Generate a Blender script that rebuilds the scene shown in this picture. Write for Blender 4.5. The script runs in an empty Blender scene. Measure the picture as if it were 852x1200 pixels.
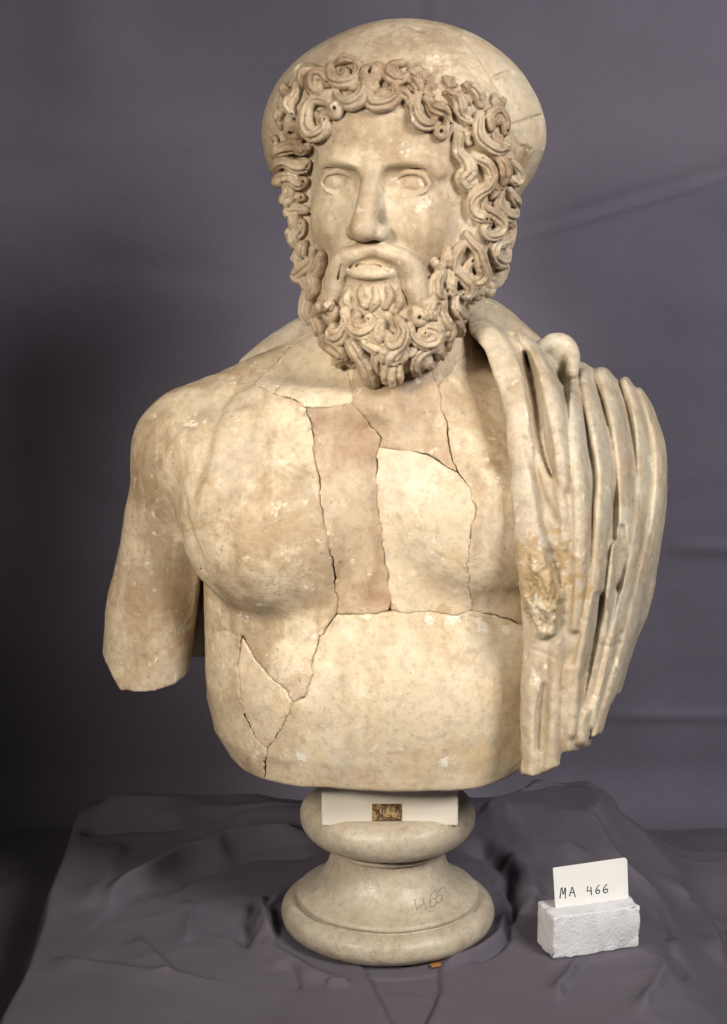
import bpy, math, random
import numpy as np
from mathutils import Vector, Matrix
from mathutils.bvhtree import BVHTree

random.seed(7)
R = math.radians
SC = bpy.context.scene
COL = SC.collection

# ------------------------------------------------------------------ camera
FPX, PITCH, CAM = 2164.0, R(12.6), np.array([0.0, -1.7, 0.80])
cam = bpy.data.cameras.new('camera')
cam.sensor_fit = 'VERTICAL'; cam.sensor_height = 36.0; cam.sensor_width = 36.0
cam.lens = FPX / 1200 * 36.0; cam.clip_end = 50; cam.clip_start = 0.05
camo = bpy.data.objects.new('camera', cam); COL.objects.link(camo)
camo.location = CAM; camo.rotation_euler = (R(90) - PITCH, 0, 0)
SC.camera = camo

# ------------------------------------------------------------------ world (dim studio)
wd = bpy.data.worlds.new('World'); SC.world = wd; wd.use_nodes = True
wd.node_tree.nodes['Background'].inputs[0].default_value = (0.9, 0.92, 1.0, 1)
wd.node_tree.nodes['Background'].inputs[1].default_value = 0.035

# ------------------------------------------------------------------ studio lamps
def area(name, loc, tgt, size, power, col, spread=math.pi):
    l = bpy.data.lights.new(name, 'AREA'); l.shape = 'SQUARE'; l.size = size
    l.energy = power; l.color = col; l.spread = spread
    o = bpy.data.objects.new(name, l); COL.objects.link(o); o.location = loc
    o.rotation_euler = (Vector(tgt) - Vector(loc)).to_track_quat('-Z', 'Y').to_euler()
    return o
area('studio_lamp', (1.35, -1.60, 1.75), (0.10, 0.1, 0.50), 0.75, 72, (1.0, 0.97, 0.93))
area('studio_lamp', (-1.15, -1.85, 1.30), (0.06, -0.10, 0.42), 0.45, 3.1, (1.0, 0.90, 0.76), R(33))

vs = SC.view_settings
vs.view_transform = 'Standard'; vs.look = 'None'; vs.exposure = 0.0; vs.gamma = 1.0
vs.use_curve_mapping = False
SC.cycles.use_denoising = True

# ------------------------------------------------------------------ pixel rays
_fw = np.array([0, math.cos(PITCH), -math.sin(PITCH)]); _up = np.array([0, math.sin(PITCH), math.cos(PITCH)])
def ray(px, py):
    d = _fw + np.array([1, 0, 0]) * (px - 426) / FPX - _up * (py - 600) / FPX
    return d / np.linalg.norm(d)
def at_y(px, py, Y):
    d = ray(px, py); return CAM + d * ((Y - CAM[1]) / d[1])
def at_z(px, py, Z):
    d = ray(px, py); return CAM + d * ((Z - CAM[2]) / d[2])

# ------------------------------------------------------------------ numeric helpers
def _hash(ix, iy, iz, seed):
    h = (ix.astype(np.uint32) * np.uint32(374761393)) ^ (iy.astype(np.uint32) * np.uint32(668265263)) ^ \
        (iz.astype(np.uint32) * np.uint32(2147483647)) ^ np.uint32(seed * 974711 + 17)
    h = (h ^ (h >> np.uint32(13))) * np.uint32(1274126177)
    h = h ^ (h >> np.uint32(16))
    return (h & np.uint32(0xFFFFFF)).astype(np.float32) / 16777215.0
def vnoise(P, scale, seed=0):
    q = P / scale + 1000.0
    i = np.floor(q); f = (q - i).astype(np.float32); i = i.astype(np.int64)
    f = f * f * (3 - 2 * f); out = 0
    for dx in (0, 1):
        wx = f[:, 0] if dx else 1 - f[:, 0]
        for dy in (0, 1):
            wy = f[:, 1] if dy else 1 - f[:, 1]
            for dz in (0, 1):
                wz = f[:, 2] if dz else 1 - f[:, 2]
                out = out + wx * wy * wz * _hash(i[:, 0] + dx, i[:, 1] + dy, i[:, 2] + dz, seed)
    return out * 2 - 1
def fbm(P, scale, seed=0, oct=3):
    a, o = 1.0, 0
    for k in range(oct):
        o = o + a * vnoise(P, scale / 2 ** k, seed + k * 31); a *= .5
    return o
def catmull(pts, n):
    pts = np.asarray(pts, float)
    if len(pts) == 2:
        t = np.linspace(0, 1, n)[:, None]; return pts[0] * (1 - t) + pts[1] * t
    p = np.vstack([2 * pts[0] - pts[1], pts, 2 * pts[-1] - pts[-2]])
    m = len(pts) - 1; out = []
    for u in np.linspace(0, m - 1e-6, n):
        k = int(u); t = u - k
        a, b, c, d = p[k], p[k + 1], p[k + 2], p[k + 3]
        out.append(.5 * (2 * b + (c - a) * t + (2 * a - 5 * b + 4 * c - d) * t * t + (3 * b - a - 3 * c + d) * t ** 3))
    return np.array(out)

# ------------------------------------------------------------------ signed-distance sculpting
def ell(c, r, rotz=0.0):
    c = np.array(c, np.float32); r = np.array(r, np.float32); cs, sn = math.cos(rotz), math.sin(rotz)
    def f(P):
        q = P - c
        if rotz: q = np.stack([q[:, 0] * cs + q[:, 1] * sn, -q[:, 0] * sn + q[:, 1] * cs, q[:, 2]], 1)
        a = q / r; k0 = np.sqrt((a * a).sum(1)); b = a / r; k1 = np.sqrt((b * b).sum(1)) + 1e-9
        return k0 * (k0 - 1) / k1
    m = r.max() if rotz else r
    return f, c - m, c + m
def chain(pts, rad, smooth=0):
    p = np.array(pts, np.float32); rr = np.array(rad, np.float32)
    if rr.ndim == 0: rr = np.full(len(p), float(rr), np.float32)
    if smooth:
        n = len(p) * smooth
        t = np.linspace(0, len(p) - 1, n); rr = np.interp(t, np.arange(len(p)), rr).astype(np.float32); p = catmull(p, n).astype(np.float32)
    def f(P):
        d = None
        for a, b, ra, rb in zip(p[:-1], p[1:], rr[:-1], rr[1:]):
            ab = b - a; q = P - a
            t = np.clip(q @ ab / (ab @ ab + 1e-12), 0, 1)
            e = q - t[:, None] * ab
            s = np.sqrt((e * e).sum(1)) - (ra + (rb - ra) * t)
            d = s if d is None else np.minimum(d, s)
        return d
    m = rr.max()
    return f, p.min(0) - m, p.max(0) + m
class Field:
    def __init__(s): s.ops = []; s.mg = .03
    def add(s, prim, k=0.01, mode='u'):
        f, lo, hi = prim; s.ops.append((mode, f, k, np.asarray(lo) - k, np.asarray(hi) + k)); return s
    def sub(s, prim, k=0.004): return s.add(prim, k, 's')
    def clip(s, f, k=0.002): s.ops.append(('i', f, k, np.full(3, -9.), np.full(3, 9.))); return s
    def __call__(s, P):
        d = np.full(len(P), 0.2, np.float32)
        pl, ph = P.min(0), P.max(0)
        for mode, f, k, lo, hi in s.ops:
            lo = lo - s.mg; hi = hi + s.mg
            if (pl > hi).any() or (ph < lo).any(): continue
            if (pl >= lo).all() and (ph <= hi).all(): m = slice(None)
            else:
                m = np.nonzero(((P >= lo) & (P <= hi)).all(1))[0]
                if not len(m): continue
            v = f(P[m]).astype(np.float32); a = d[m]
            if mode == 'u':
                h = np.clip(.5 + .5 * (a - v) / k, 0, 1); d[m] = a + (v - a) * h - k * h * (1 - h)
            else:
                if mode == 's': v = -v
                h = np.clip(.5 - .5 * (a - v) / k, 0, 1); d[m] = a + (v - a) * h + k * h * (1 - h)
        return d
def sample(field, lo, hi, h, S=4, band=1.5):
    lo = np.asarray(lo, float); n = (np.ceil((np.asarray(hi) - lo) / (h * S)).astype(int))
    cg = [lo[a] + np.arange(n[a] + 1) * h * S for a in range(3)]
    G = np.stack(np.meshgrid(*cg, indexing='ij'), -1).reshape(-1, 3).astype(np.float32)
    c = field(G).reshape(n + 1)
    mn = np.full(n, 9., np.float32); mx = np.full(n, -9., np.float32)
    for dx in (0, 1):
        for dy in (0, 1):
            for dz in (0, 1):
                v = c[dx:n[0] + dx, dy:n[1] + dy, dz:n[2] + dz]; mn = np.minimum(mn, v); mx = np.maximum(mx, v)
    th = h * S * band
    act = (mn < th) & (mx > -th)
    base = np.where(mn >= 0, 1., -1.).astype(np.float32)
    F = np.repeat(np.repeat(np.repeat(base, S, 0), S, 1), S, 2)
    ids = np.argwhere(act)
    off = np.stack(np.meshgrid(*[np.arange(S)] * 3, indexing='ij'), -1).reshape(-1, 3)
    br = ids // 6; key = (br[:, 0] * 1000 + br[:, 1]) * 1000 + br[:, 2]
    o = np.argsort(key, kind='stable'); ids = ids[o]; cuts = np.nonzero(np.diff(key[o]))[0] + 1
    mg, field.mg = field.mg, th * 1.3
    for g in np.split(ids, cuts):           # brick by brick, so that far primitives are skipped
        I = (g[:, None, :] * S + off[None]).reshape(-1, 3)
        F[I[:, 0], I[:, 1], I[:, 2]] = field((lo + I * h).astype(np.float32))
    field.mg = mg
    return F, lo
def nets(F, lo, h):
    S = F < 0
    cnt = np.zeros([d - 1 for d in F.shape], np.uint8)
    cor = [(a, b, c) for a in (0, 1) for b in (0, 1) for c in (0, 1)]
    nx, ny, nz = cnt.shape
    for a, b, c in cor: cnt += S[a:nx + a, b:ny + b, c:nz + c]
    act = (cnt > 0) & (cnt < 8)
    I = np.argwhere(act)
    idm = np.full(cnt.shape, -1, np.int32); idm[act] = np.arange(len(I))
    V = {c: F[I[:, 0] + c[0], I[:, 1] + c[1], I[:, 2] + c[2]] for c in cor}
    acc = np.zeros((len(I), 3)); num = np.zeros(len(I))
    for c in cor:
        for ax in range(3):
            if c[ax]: continue
            e = list(c); e[ax] = 1; e = tuple(e)
            a, b = V[c], V[e]; m = (a < 0) != (b < 0)
            t = np.where(m, a / np.where(m, a - b, 1), 0)
            p = np.tile(np.array(c, float), (len(I), 1)); p[:, ax] = t
            acc[m] += p[m]; num[m] += 1
    verts = lo + (I + acc / num[:, None]) * h
    quads = []
    for ax in range(3):
        o = [(ax + 1) % 3, (ax + 2) % 3]
        sl0 = [slice(1, -1)] * 3; sl1 = [slice(1, -1)] * 3
        sl0[ax] = slice(0, -1); sl1[ax] = slice(1, None)
        A, B = S[tuple(sl0)], S[tuple(sl1)]
        m = np.argwhere(A != B)
        if not len(m): continue
        sgn = A[tuple(m.T)]
        m = m + 1; m[:, ax] -= 1
        def cell(d1, d2):
            q = m.copy(); q[:, o[0]] += d1; q[:, o[1]] += d2
            return idm[q[:, 0], q[:, 1], q[:, 2]]
        q = np.stack([cell(-1, -1), cell(0, -1), cell(0, 0), cell(-1, 0)], 1)
        q[~sgn] = q[~sgn][:, ::-1]
        quads.append(q)
    return verts, np.vstack(quads)
def relax(v, q, it=1, w=.5):
    n = len(v); e = np.vstack([q[:, [0, 1]], q[:, [1, 2]], q[:, [2, 3]], q[:, [3, 0]]])
    deg = np.bincount(e.ravel(), minlength=n).astype(float)[:, None]
    for k in range(it):
        for s in (w, -w * 1.02):
            a = np.stack([np.bincount(np.concatenate([e[:, 0], e[:, 1]]), np.concatenate([v[e[:, 1], c], v[e[:, 0], c]]), n) for c in range(3)], 1)
            v = v + s * (a / deg - v)
    return v
def normals(v, f):
    a = v[f[:, 2]] - v[f[:, 0]]; b = v[f[:, 3]] - v[f[:, 1]]; c = np.cross(a, b)
    n = np.zeros_like(v)
    for k in range(4):
        for j in range(3): n[:, j] += np.bincount(f[:, k], c[:, j], len(v))
    return n / (np.linalg.norm(n, axis=1, keepdims=True) + 1e-12)
def bvh_of(v, f): return BVHTree.FromPolygons([tuple(p) for p in v], [tuple(int(i) for i in q) for q in f])
def hit(bvh, px, py, Yf=0.0):
    d = ray(px, py); o = Vector(CAM)
    loc, nor, i, dist = bvh.ray_cast(o, Vector(d))
    if loc is None:
        loc, nor, i, dist = bvh.find_nearest(Vector(at_y(px, py, Yf)))
    if nor.dot(Vector(d)) > 0: nor = -nor
    return np.array(loc), np.array(nor)

# ------------------------------------------------------------------ object helpers
ORG = {}
def link(name, v, f, mat, parent=None, smooth=True, origin=(0, 0, 0)):
    me = bpy.data.meshes.new(name)
    o = bpy.data.objects.new(name, me); COL.objects.link(o)
    base = ORG[parent.name] if parent is not None else np.array(origin, float)
    ORG[o.name] = base
    v = (np.asarray(v, float) - base).astype(np.float32)
    if isinstance(f, np.ndarray):
        f = np.ascontiguousarray(f, np.int32)
        me.vertices.add(len(v)); me.vertices.foreach_set('co', v.ravel())
        me.loops.add(f.size); me.loops.foreach_set('vertex_index', f.ravel())
        me.polygons.add(len(f)); me.polygons.foreach_set('loop_start', np.arange(0, f.size, f.shape[1], dtype=np.int32))
        me.update(calc_edges=True)
    else:
        me.from_pydata([tuple(p) for p in v], [], f); me.update()
    me.validate()
    if smooth: me.polygons.foreach_set('use_smooth', np.ones(len(me.polygons), bool))
    me.materials.append(mat)
    if parent is not None: o.parent = parent
    else: o.location = base
    return o
def tag(o, label=None, cat=None, kind=None, group=None):
    for k, x in (('label', label), ('category', cat), ('kind', kind), ('group', group)):
        if x: o[k] = x
    return o

# ------------------------------------------------------------------ materials
class NT:
    def __init__(s, name):
        s.m = bpy.data.materials.new(name); s.m.use_nodes = True; s.t = s.m.node_tree
        s.b = s.t.nodes['Principled BSDF']
    def n(s, t, **kw):
        x = s.t.nodes.new(t)
        for k, v in kw.items(): setattr(x, k, v)
        return x
    def l(s, a, b): s.t.links.new(a, b)
    def pos(s):
        return s.n('ShaderNodeNewGeometry').outputs['Position']
    def noise(s, scale, detail=4, rough=.55, vec=None, dist=0.0, off=0.0, stretch=None):
        x = s.n('ShaderNodeTexNoise'); x.inputs['Scale'].default_value = scale; x.inputs['Detail'].default_value = detail
        x.inputs['Roughness'].default_value = rough; x.inputs['Distortion'].default_value = dist
        mp = s.n('ShaderNodeMapping'); mp.inputs['Location'].default_value = (off, off * 1.7, off * .6)
        if stretch: mp.inputs['Scale'].default_value = stretch
        s.l(vec or s.pos(), mp.inputs[0]); s.l(mp.outputs[0], x.inputs['Vector']); return x.outputs['Fac']
    def ramp(s, fac, stops, interp='LINEAR'):
        r = s.n('ShaderNodeValToRGB'); r.color_ramp.interpolation = interp; e = r.color_ramp.elements
        while len(e) < len(stops): e.new(.5)
        for q, (p, c) in zip(e, stops): q.position = p; q.color = (*c, 1) if len(c) == 3 else c
        s.l(fac, r.inputs[0]); return r.outputs[0]
    def mix(s, fac, a, b, mode='MIX'):
        x = s.n('ShaderNodeMix', data_type='RGBA', blend_type=mode)
        for i, v in ((0, fac), (6, a), (7, b)):
            if isinstance(v, (int, float)): x.inputs[i].default_value = v
            elif isinstance(v, tuple): x.inputs[i].default_value = (*v, 1)
            else: s.l(v, x.inputs[i])
        return x.outputs[2]
    def math(s, op, a, b=None):
        x = s.n('ShaderNodeMath', operation=op)
        for i, v in ((0, a), (1, b)):
            if v is None: continue
            if isinstance(v, (int, float)): x.inputs[i].default_value = v
            else: s.l(v, x.inputs[i])
        return x.outputs[0]
    def bump(s, h, strength, dist, prev=None):
        x = s.n('ShaderNodeBump'); x.inputs['Strength'].default_value = strength; x.inputs['Distance'].default_value = dist
        s.l(h, x.inputs['Height'])
        if prev: s.l(prev, x.inputs['Normal'])
        return x.outputs[0]
def G(v): return (v, v, v)
def marble(name, light, mid, stain, seed=0.0, stain_amt=.55, grey_amt=.35, white_amt=.5, pit=.6, rough=.5, spots=()):
    light, mid, stain = [tuple(x * y for x, y in zip(c_, (.82, .80, .79))) for c_ in (light, mid, stain)]
    M = NT(name)
    big = M.noise(9, 5, .6, off=seed); med = M.noise(32, 5, .62, off=seed + 3.1, dist=.4); drip = M.noise(26, 4, .6, off=seed + 8, stretch=(1, 1, .28))
    c = M.ramp(M.mix(.45, M.ramp(big, [(0.25, G(0)), (.75, G(1))]), M.ramp(med, [(0.25, G(0)), (.75, G(1))])), [(.2, mid), (.75, light)])
    st = M.math('MULTIPLY', M.ramp(drip, [(.48, G(0)), (.60, G(1))]), stain_amt)
    c = M.mix(st, c, stain)
    st2 = M.math('MULTIPLY', M.ramp(M.noise(14, 6, .7, off=seed + 21, dist=.8), [(.51, G(0)), (.59, G(1))]), stain_amt * .7)
    c = M.mix(st2, c, tuple(x * y for x, y in zip(stain, (1.06, .95, .84))))
    gr = M.math('MULTIPLY', M.ramp(M.noise(11, 5, .6, off=seed + 13), [(.50, G(0)), (.66, G(1))]), grey_amt)
    c = M.mix(gr, c, (.40, .36, .31))
    # pale chalky wear with ragged edges
    wm = M.math('MULTIPLY', M.ramp(M.noise(55, 7, .72, off=seed + 5), [(.60, G(0)), (.67, G(1))]), white_amt)
    c = M.mix(wm, c, (.78, .71, .59))
    fine = M.noise(130, 6, .7, off=seed + 40); c = M.mix(.55, c, M.ramp(fine, [(.28, G(.50)), (.50, G(1.0)), (.72, G(1.18))]), 'MULTIPLY')
    # small brown / dark specks
    sp = M.math('MULTIPLY', M.ramp(M.noise(170, 3, .6, off=seed + 2), [(.65, G(0)), (.71, G(1))]), pit)
    c = M.mix(sp, c, (.22, .16, .10))
    vn = M.math('ABSOLUTE', M.math('SUBTRACT', M.noise(13, 6, .62, off=seed + 60, dist=.5), .5))
    vm = M.math('MULTIPLY', M.ramp(vn, [(.0, G(1)), (.0055, G(0))]), M.ramp(M.noise(8, 2, .5, off=seed + 70), [(.52, G(0)), (.62, G(1))]))
    c = M.mix(M.math('MULTIPLY', vm, .55), c, (.20, .14, .09))
    for (p, r, col, amt) in spots:
        v = M.n('ShaderNodeVectorMath', operation='DISTANCE'); M.l(M.pos(), v.inputs[0]); v.inputs[1].default_value = p
        q = M.math('ADD', v.outputs['Value'], M.math('MULTIPLY', M.math('SUBTRACT', M.noise(90, 6, .7, off=seed), .5), r * 4.0))
        k = M.ramp(M.math('DIVIDE', q, r), [(.62, G(1)), (.80, G(0))])
        c = M.mix(M.math('MULTIPLY', k, amt), c, col)
    M.l(c, M.b.inputs['Base Color'])
    M.b.inputs['Roughness'].default_value = rough
    M.b.inputs['Specular IOR Level'].default_value = .35
    M.l(M.ramp(med, [(0.3, G(rough + .12)), (.7, G(rough - .08))]), M.b.inputs['Roughness'])
    M.b.inputs['Subsurface Weight'].default_value = .05
    M.b.inputs['Subsurface Radius'].default_value = (1, .7, .45); M.b.inputs['Subsurface Scale'].default_value = .0025
    b = M.bump(M.noise(70, 5, .6, off=seed), .4, .003)
    b = M.bump(M.noise(320, 3, .6, off=seed), .35, .001, b)
    b = M.bump(sp, .5, -.0008, b)
    M.l(b, M.b.inputs['Normal'])
    return M.m
LIGHT, MID, STAIN = (.64, .545, .395), (.49, .40, .27), (.33, .245, .15)

def solid(name, col, rough=.6, bump=None, spec=.4):
    M = NT(name)
    n = M.noise(40, 4, .6)
    M.l(M.mix(n, tuple(x * .93 for x in col), tuple(min(1, x * 1.05) for x in col)), M.b.inputs['Base Color'])
    M.b.inputs['Roughness'].default_value = rough; M.b.inputs['Specular IOR Level'].default_value = spec
    if bump: M.l(M.bump(M.noise(bump[0], 4, .6), bump[1], bump[2]), M.b.inputs['Normal'])
    return M.m
def cloth_mat(name, col, lint=True):
    M = NT(name)
    big = M.noise(5, 4, .6); fine = M.noise(420, 2, .5)
    a = M.noise(700, 1, .5, stretch=(1, .08, 1)); b_ = M.noise(700, 1, .5, stretch=(.08, 1, 1))
    weave = M.math('ADD', a, b_)
    c = M.mix(M.ramp(big, [(.3, G(0)), (.7, G(1))]), tuple(x * .90 for x in col), tuple(x * 1.1 for x in col))
    c = M.mix(M.math('MULTIPLY', weave, .22), c, tuple(x * 1.7 for x in col))
    if lint:
        s = M.ramp(M.noise(95, 2, .5, off=4), [(.795, G(0)), (.81, G(1))])
        c = M.mix(M.math('MULTIPLY', s, .6), c, (.35, .33, .33))
    M.l(c, M.b.inputs['Base Color']); M.b.inputs['Roughness'].default_value = .92
    M.b.inputs['Specular IOR Level'].default_value = .15
    n1 = M.bump(weave, .25, .0006); n1 = M.bump(fine, .2, .0004, n1)
    n1 = M.bump(M.noise(45, 4, .55), .22, .003, n1)
    M.l(n1, M.b.inputs['Normal'])
    return M.m

MAT = {
    'body': marble('aged_marble', LIGHT, MID, STAIN, 0.0, .75, .4, .55),
    'head': marble('aged_marble_head', (.64, .545, .395), (.51, .41, .28), (.38, .28, .175), 2.0, .65, .3, .5, .6),
    'hair': marble('aged_marble_hair', (.57, .465, .325), (.42, .33, .22), (.28, .195, .12), 4.0, .7, .4, .6, .9),
    'drape': marble('aged_marble_drapery', (.62, .525, .38), (.50, .405, .285), (.36, .26, .155), 6.0, .4, .45, .35),
    'strip': marble('brown_stained_marble', (.54, .43, .295), (.42, .325, .215), (.32, .21, .125), 9.0, .6, .2, .55),
    'pale': marble('pale_marble', (.66, .575, .43), (.57, .48, .34), (.52, .38, .24), 12.0, .35, .1, .35, .35),
    'belly': marble('yellowish_marble', (.63, .55, .405), (.53, .45, .32), (.48, .345, .20), 15.0, .4, .3, .35, .4),
    'socle': marble('grey_cream_marble', (.50, .445, .345), (.42, .365, .275), (.33, .27, .195), 18.0, .3, .45, .15, .35, .38),
}

# ================================================================== torso
BASE = np.array([0.024, 0.0, 0.0])
bust = bpy.data.objects.new('marble_bust', None); COL.objects.link(bust); bust.location = BASE; ORG['marble_bust'] = BASE
bust.empty_display_size = .1
tag(bust, 'ancient cream marble bust of a bearded curly-haired man, one shoulder draped, on round socle', 'bust')

LZ = np.array([.15, .185, .21, .26, .32, .40, .46, .50, .535, .56, .60])
LXL = np.array([-.120, -.132, -.146, -.156, -.157, -.158, -.150, -.13, -.095, -.05, -.02])
LXR = np.array([.170, .178, .188, .195, .2, .205, .2, .18, .15, .11, .09])
LYF = np.array([-.102, -.104, -.105, -.101, -.094, -.093, -.092, -.083, -.062, -.045, -.035])
LYB = np.array([.085, .09, .1, .11, .11, .11, .1, .09, .08, .07, .06])
def loft(P):
    z = P[:, 2]; xl = np.interp(z, LZ, LXL); xr = np.interp(z, LZ, LXR); yf = np.interp(z, LZ, LYF); yb = np.interp(z, LZ, LYB)
    cx = (xl + xr) / 2; a = (xr - xl) / 2; dy = P[:, 1] - .02
    b = np.where(dy < 0, .02 - yf, yb - .02)
    q = (np.abs((P[:, 0] - cx) / a) ** 2.5 + np.abs(dy / b) ** 2.5) ** (1 / 2.5)
    d = (q - 1) * np.minimum(a, b) * .95
    return np.maximum(d, P[:, 2] - .60)
LOFT = (loft, np.array([-.17, -.12, .14]), np.array([.21, .12, .61]))
def arm(P):
    d = ARM[0](P)
    n = vnoise(P, .018, 5) * .0028 + vnoise(P, .007, 6) * .0014
    cut = .2535 + np.maximum(0, -P[:, 0] - .230) * 1.35 + np.maximum(0, P[:, 0] + .182) * .6 + n - P[:, 2]
    return np.maximum(d, cut * .85)
ARM = chain([(-.163, .006, .475), (-.175, .012, .43), (-.190, .014, .37), (-.205, .012, .31), (-.214, .008, .22)], [.054, .048, .0455, .0435, .041], 4)
T = Field()
T.add(LOFT, .01)
T.add(chain([(.03, .012, .50), (.036, .006, .58), (.034, .004, .68)], [.066, .058, .054]), .03)
T.add(chain([(.02, .03, .575), (-.05, .026, .548), (-.105, .018, .524), (-.150, .008, .490)], [.036, .034, .036, .046], 3), .03)
T.add(chain([(.06, .03, .575), (.12, .03, .545), (.19, .018, .49)], [.036, .034, .05], 3), .03)
T.add(ell((-.152, .000, .465), (.060, .056, .068)), .03)
# pectorals
PEC1 = True
T.add(ell((.098, -.051, .423), (.082, .063, .077)), .010)
T.add(ell((.02, -.07, .26), (.10, .040, .065)), .04)      # belly
T.add((arm, ARM[1], ARM[2]), .012)
T.add(ell((-.105, -.040, .475), (.062, .048, .052)), .03)
T.add(ell((-.076, -.054, .418), (.088, .061, .085)), .009)
T.add(ell((-.112, -.052, .436), (.056, .050, .070)), .010)
# sternum, armpit fold, collarbone pit
T.sub(chain([(.020, -.118, .50), (.022, -.128, .44), (.024, -.124, .37)], [.012, .012, .014]), .03)
T.sub(ell((.036, -.080, .538), (.020, .016, .012)), .02)
T.add(chain([(.02, -.064, .528), (-.04, -.060, .532), (-.09, -.030, .530)], [.008, .009, .008], 2), .035)
# stone broken behind the arm stump
T.add(chain([(-.166, .055, .36), (-.172, .06, .275)], [.02, .014]), .02)
T.clip(lambda P: .1805 + vnoise(P * np.array([1, 1, 0]), .03, 3) * .0018 - P[:, 2] + np.maximum(0, P[:, 0] - .1) * .12, .004)
T.clip(lambda P: P[:, 1] - .105, .01)
TLO, THI = (-.275, -.145, .165), (.235, .125, .70)
cf, clo = sample(T, TLO, THI, .005)
cv, cq = nets(cf, clo, .005); T_BVH = bvh_of(cv, cq)

def on_t(x, y, off=0.0):
    p, n_ = hit(T_BVH, x, y, -.05); return p + n_ * off
T.sub(chain([on_t(264, 462, .002), on_t(246, 496, .002), on_t(236, 540, .002), on_t(226, 585, .002)], [.002, .004, .004, .002], 3), .014)
T.sub(chain([on_t(216, 572, .001), on_t(220, 608, .001), on_t(229, 640, .001), on_t(238, 668, .001)], [.001, .003, .0045, .003], 3), .004)
T.sub(chain([on_t(440, 505, .004), on_t(446, 560, .004), on_t(450, 640, .004), on_t(452, 700, .004)], [.003, .006, .006, .003], 3), .02)
for pts in [[(172, 645), (178, 652), (175, 664), (184, 674), (189, 660), (181, 650)], [(505, 645), (522, 655), (536, 660), (547, 672)], [(285, 748), (262, 738), (246, 745)], [(430, 760), (452, 790), (462, 802)], [(300, 470), (318, 462), (330, 448)], [(222, 672), (238, 666)]]:
    T.sub(chain([on_t(x, y) for x, y in pts], .0009, 2), .0008)
def wedge_gap(P):       # open gap between the arm stump and the flank
    a = at_y(236, 672, -.02)[[0, 2]]; b = at_y(229, 815, -.02)[[0, 2]]; e = b - a; w = P[:, [0, 2]] - a
    t = np.clip(w @ e / (e @ e), 0, 1); r = w - t[:, None] * e
    return np.maximum(np.sqrt((r * r).sum(1)) - (.0006 + .0085 * t), P[:, 1] - .045)
T.sub((wedge_gap, np.array([-.19, -.12, .22]), np.array([-.14, .05, .38])), .004)
def crack_pts(px):
    out = []
    for x, y in px:
        d = Vector(ray(x, y)); loc, nor, i, di = T_BVH.ray_cast(Vector(CAM), d)
        p = np.array(loc) if loc is not None else at_y(x, y, -.09)
        out.append((p[0], p[2]))
    return np.array(out)
L_STRIP = [(360, 477), (365, 498), (367, 530), (373, 562), (377, 600), (384, 628), (388, 655), (393, 690), (396, 720)]
R_STRIP = [(446, 514), (442, 540), (442, 575), (446, 615), (450, 650), (455, 685), (457, 717)]
TOP_S = [(360, 477), (385, 478), (411, 473), (424, 488), (435, 500), (446, 514)]
BOT_S = [(396, 720), (412, 721), (434, 718), (457, 717)]
ARC3 = [(446, 514), (445, 526), (462, 527), (482, 530), (502, 535), (520, 544), (535, 553)]
SIDE3 = [(535, 553), (550, 572), (558, 598), (553, 625), (548, 645), (548, 670), (551, 695), (555, 717)]
BOT3 = [(457, 717), (480, 720), (505, 718), (530, 721), (555, 717)]
NECKR = [(515, 455), (518, 475), (523, 500), (528, 528), (535, 553)]
BOT5 = [(555, 717), (580, 722), (600, 730), (625, 735)]
SIDE6 = [(396, 720), (376, 745), (367, 768), (365, 792), (357, 817), (345, 822)]
LOW6 = [(345, 822), (330, 850), (316, 878), (310, 899), (312, 945)]
FRAG = {
    'neck_left': ([(297, 452), (316, 432), (345, 405), (378, 380), (405, 415), (412, 450), (411, 473), (385, 478), (360, 477), (330, 463)], 'pale'),
    'strip': (L_STRIP + BOT_S[1:] + R_STRIP[::-1][1:] + TOP_S[::-1][1:-1], 'strip'),
    'throat': (TOP_S[2:] + ARC3[1:] + NECKR[::-1][1:] + [(500, 425), (420, 425), (412, 450)], 'strip'),
    'chest': (ARC3 + SIDE3[1:] + BOT3[::-1][1:] + R_STRIP[::-1][1:-1], 'chest'),
    'breast': (NECKR + SIDE3[1:] + BOT5[1:] + [(650, 700), (650, 500), (610, 420), (555, 400)], 'body'),
    'belly': (SIDE6[::-1] + BOT_S[1:] + BOT3[1:] + BOT5[1:] + [(670, 742), (690, 940), (560, 975), (400, 975)] + LOW6[::-1][:-1], 'belly'),
    'flank': ([(284, 745), (300, 773), (322, 798), (345, 822), (330, 850), (316, 878), (300, 866), (288, 842), (281, 805), (280, 775)], 'pale'),
}
WIDE = [((372, 545), 40, .0007), ((390, 680), 45, .0010), ((366, 490), 20, .0006), ((523, 500), 45, .0009), ((557, 600), 30, .0003), ((600, 730), 30, .0012),
        ((366, 770), 40, .0008), ((352, 819), 14, .0016), ((284, 745), 12, .0013), ((332, 848), 30, .0004), ((312, 897), 12, .0012), ((457, 717), 10, .0008), ((550, 690), 30, .0004)]
def poly_sd(X, Z, poly):
    d = np.full(X.shape, 9.); ins = np.zeros(X.shape, bool)
    n = len(poly)
    for i in range(n):
        a, b = poly[i], poly[(i + 1) % n]; e = b - a
        wx, wz = X - a[0], Z - a[1]
        t = np.clip((wx * e[0] + wz * e[1]) / (e @ e + 1e-12), 0, 1)
        d = np.minimum(d, (wx - t * e[0]) ** 2 + (wz - t * e[1]) ** 2)
        c = ((a[1] > Z) != (b[1] > Z)) & (X < (b[0] - a[0]) * (Z - a[1]) / (b[1] - a[1] + 1e-12) + a[0])
        ins ^= c
    d = np.sqrt(d); return np.where(ins, -d, d)
def chip(x, y, r, amt=.9, col=(.62, .59, .53)): return (tuple(on_t(x, y)), r * .00078, col, amt)
BR = (.33, .225, .12)
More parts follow.
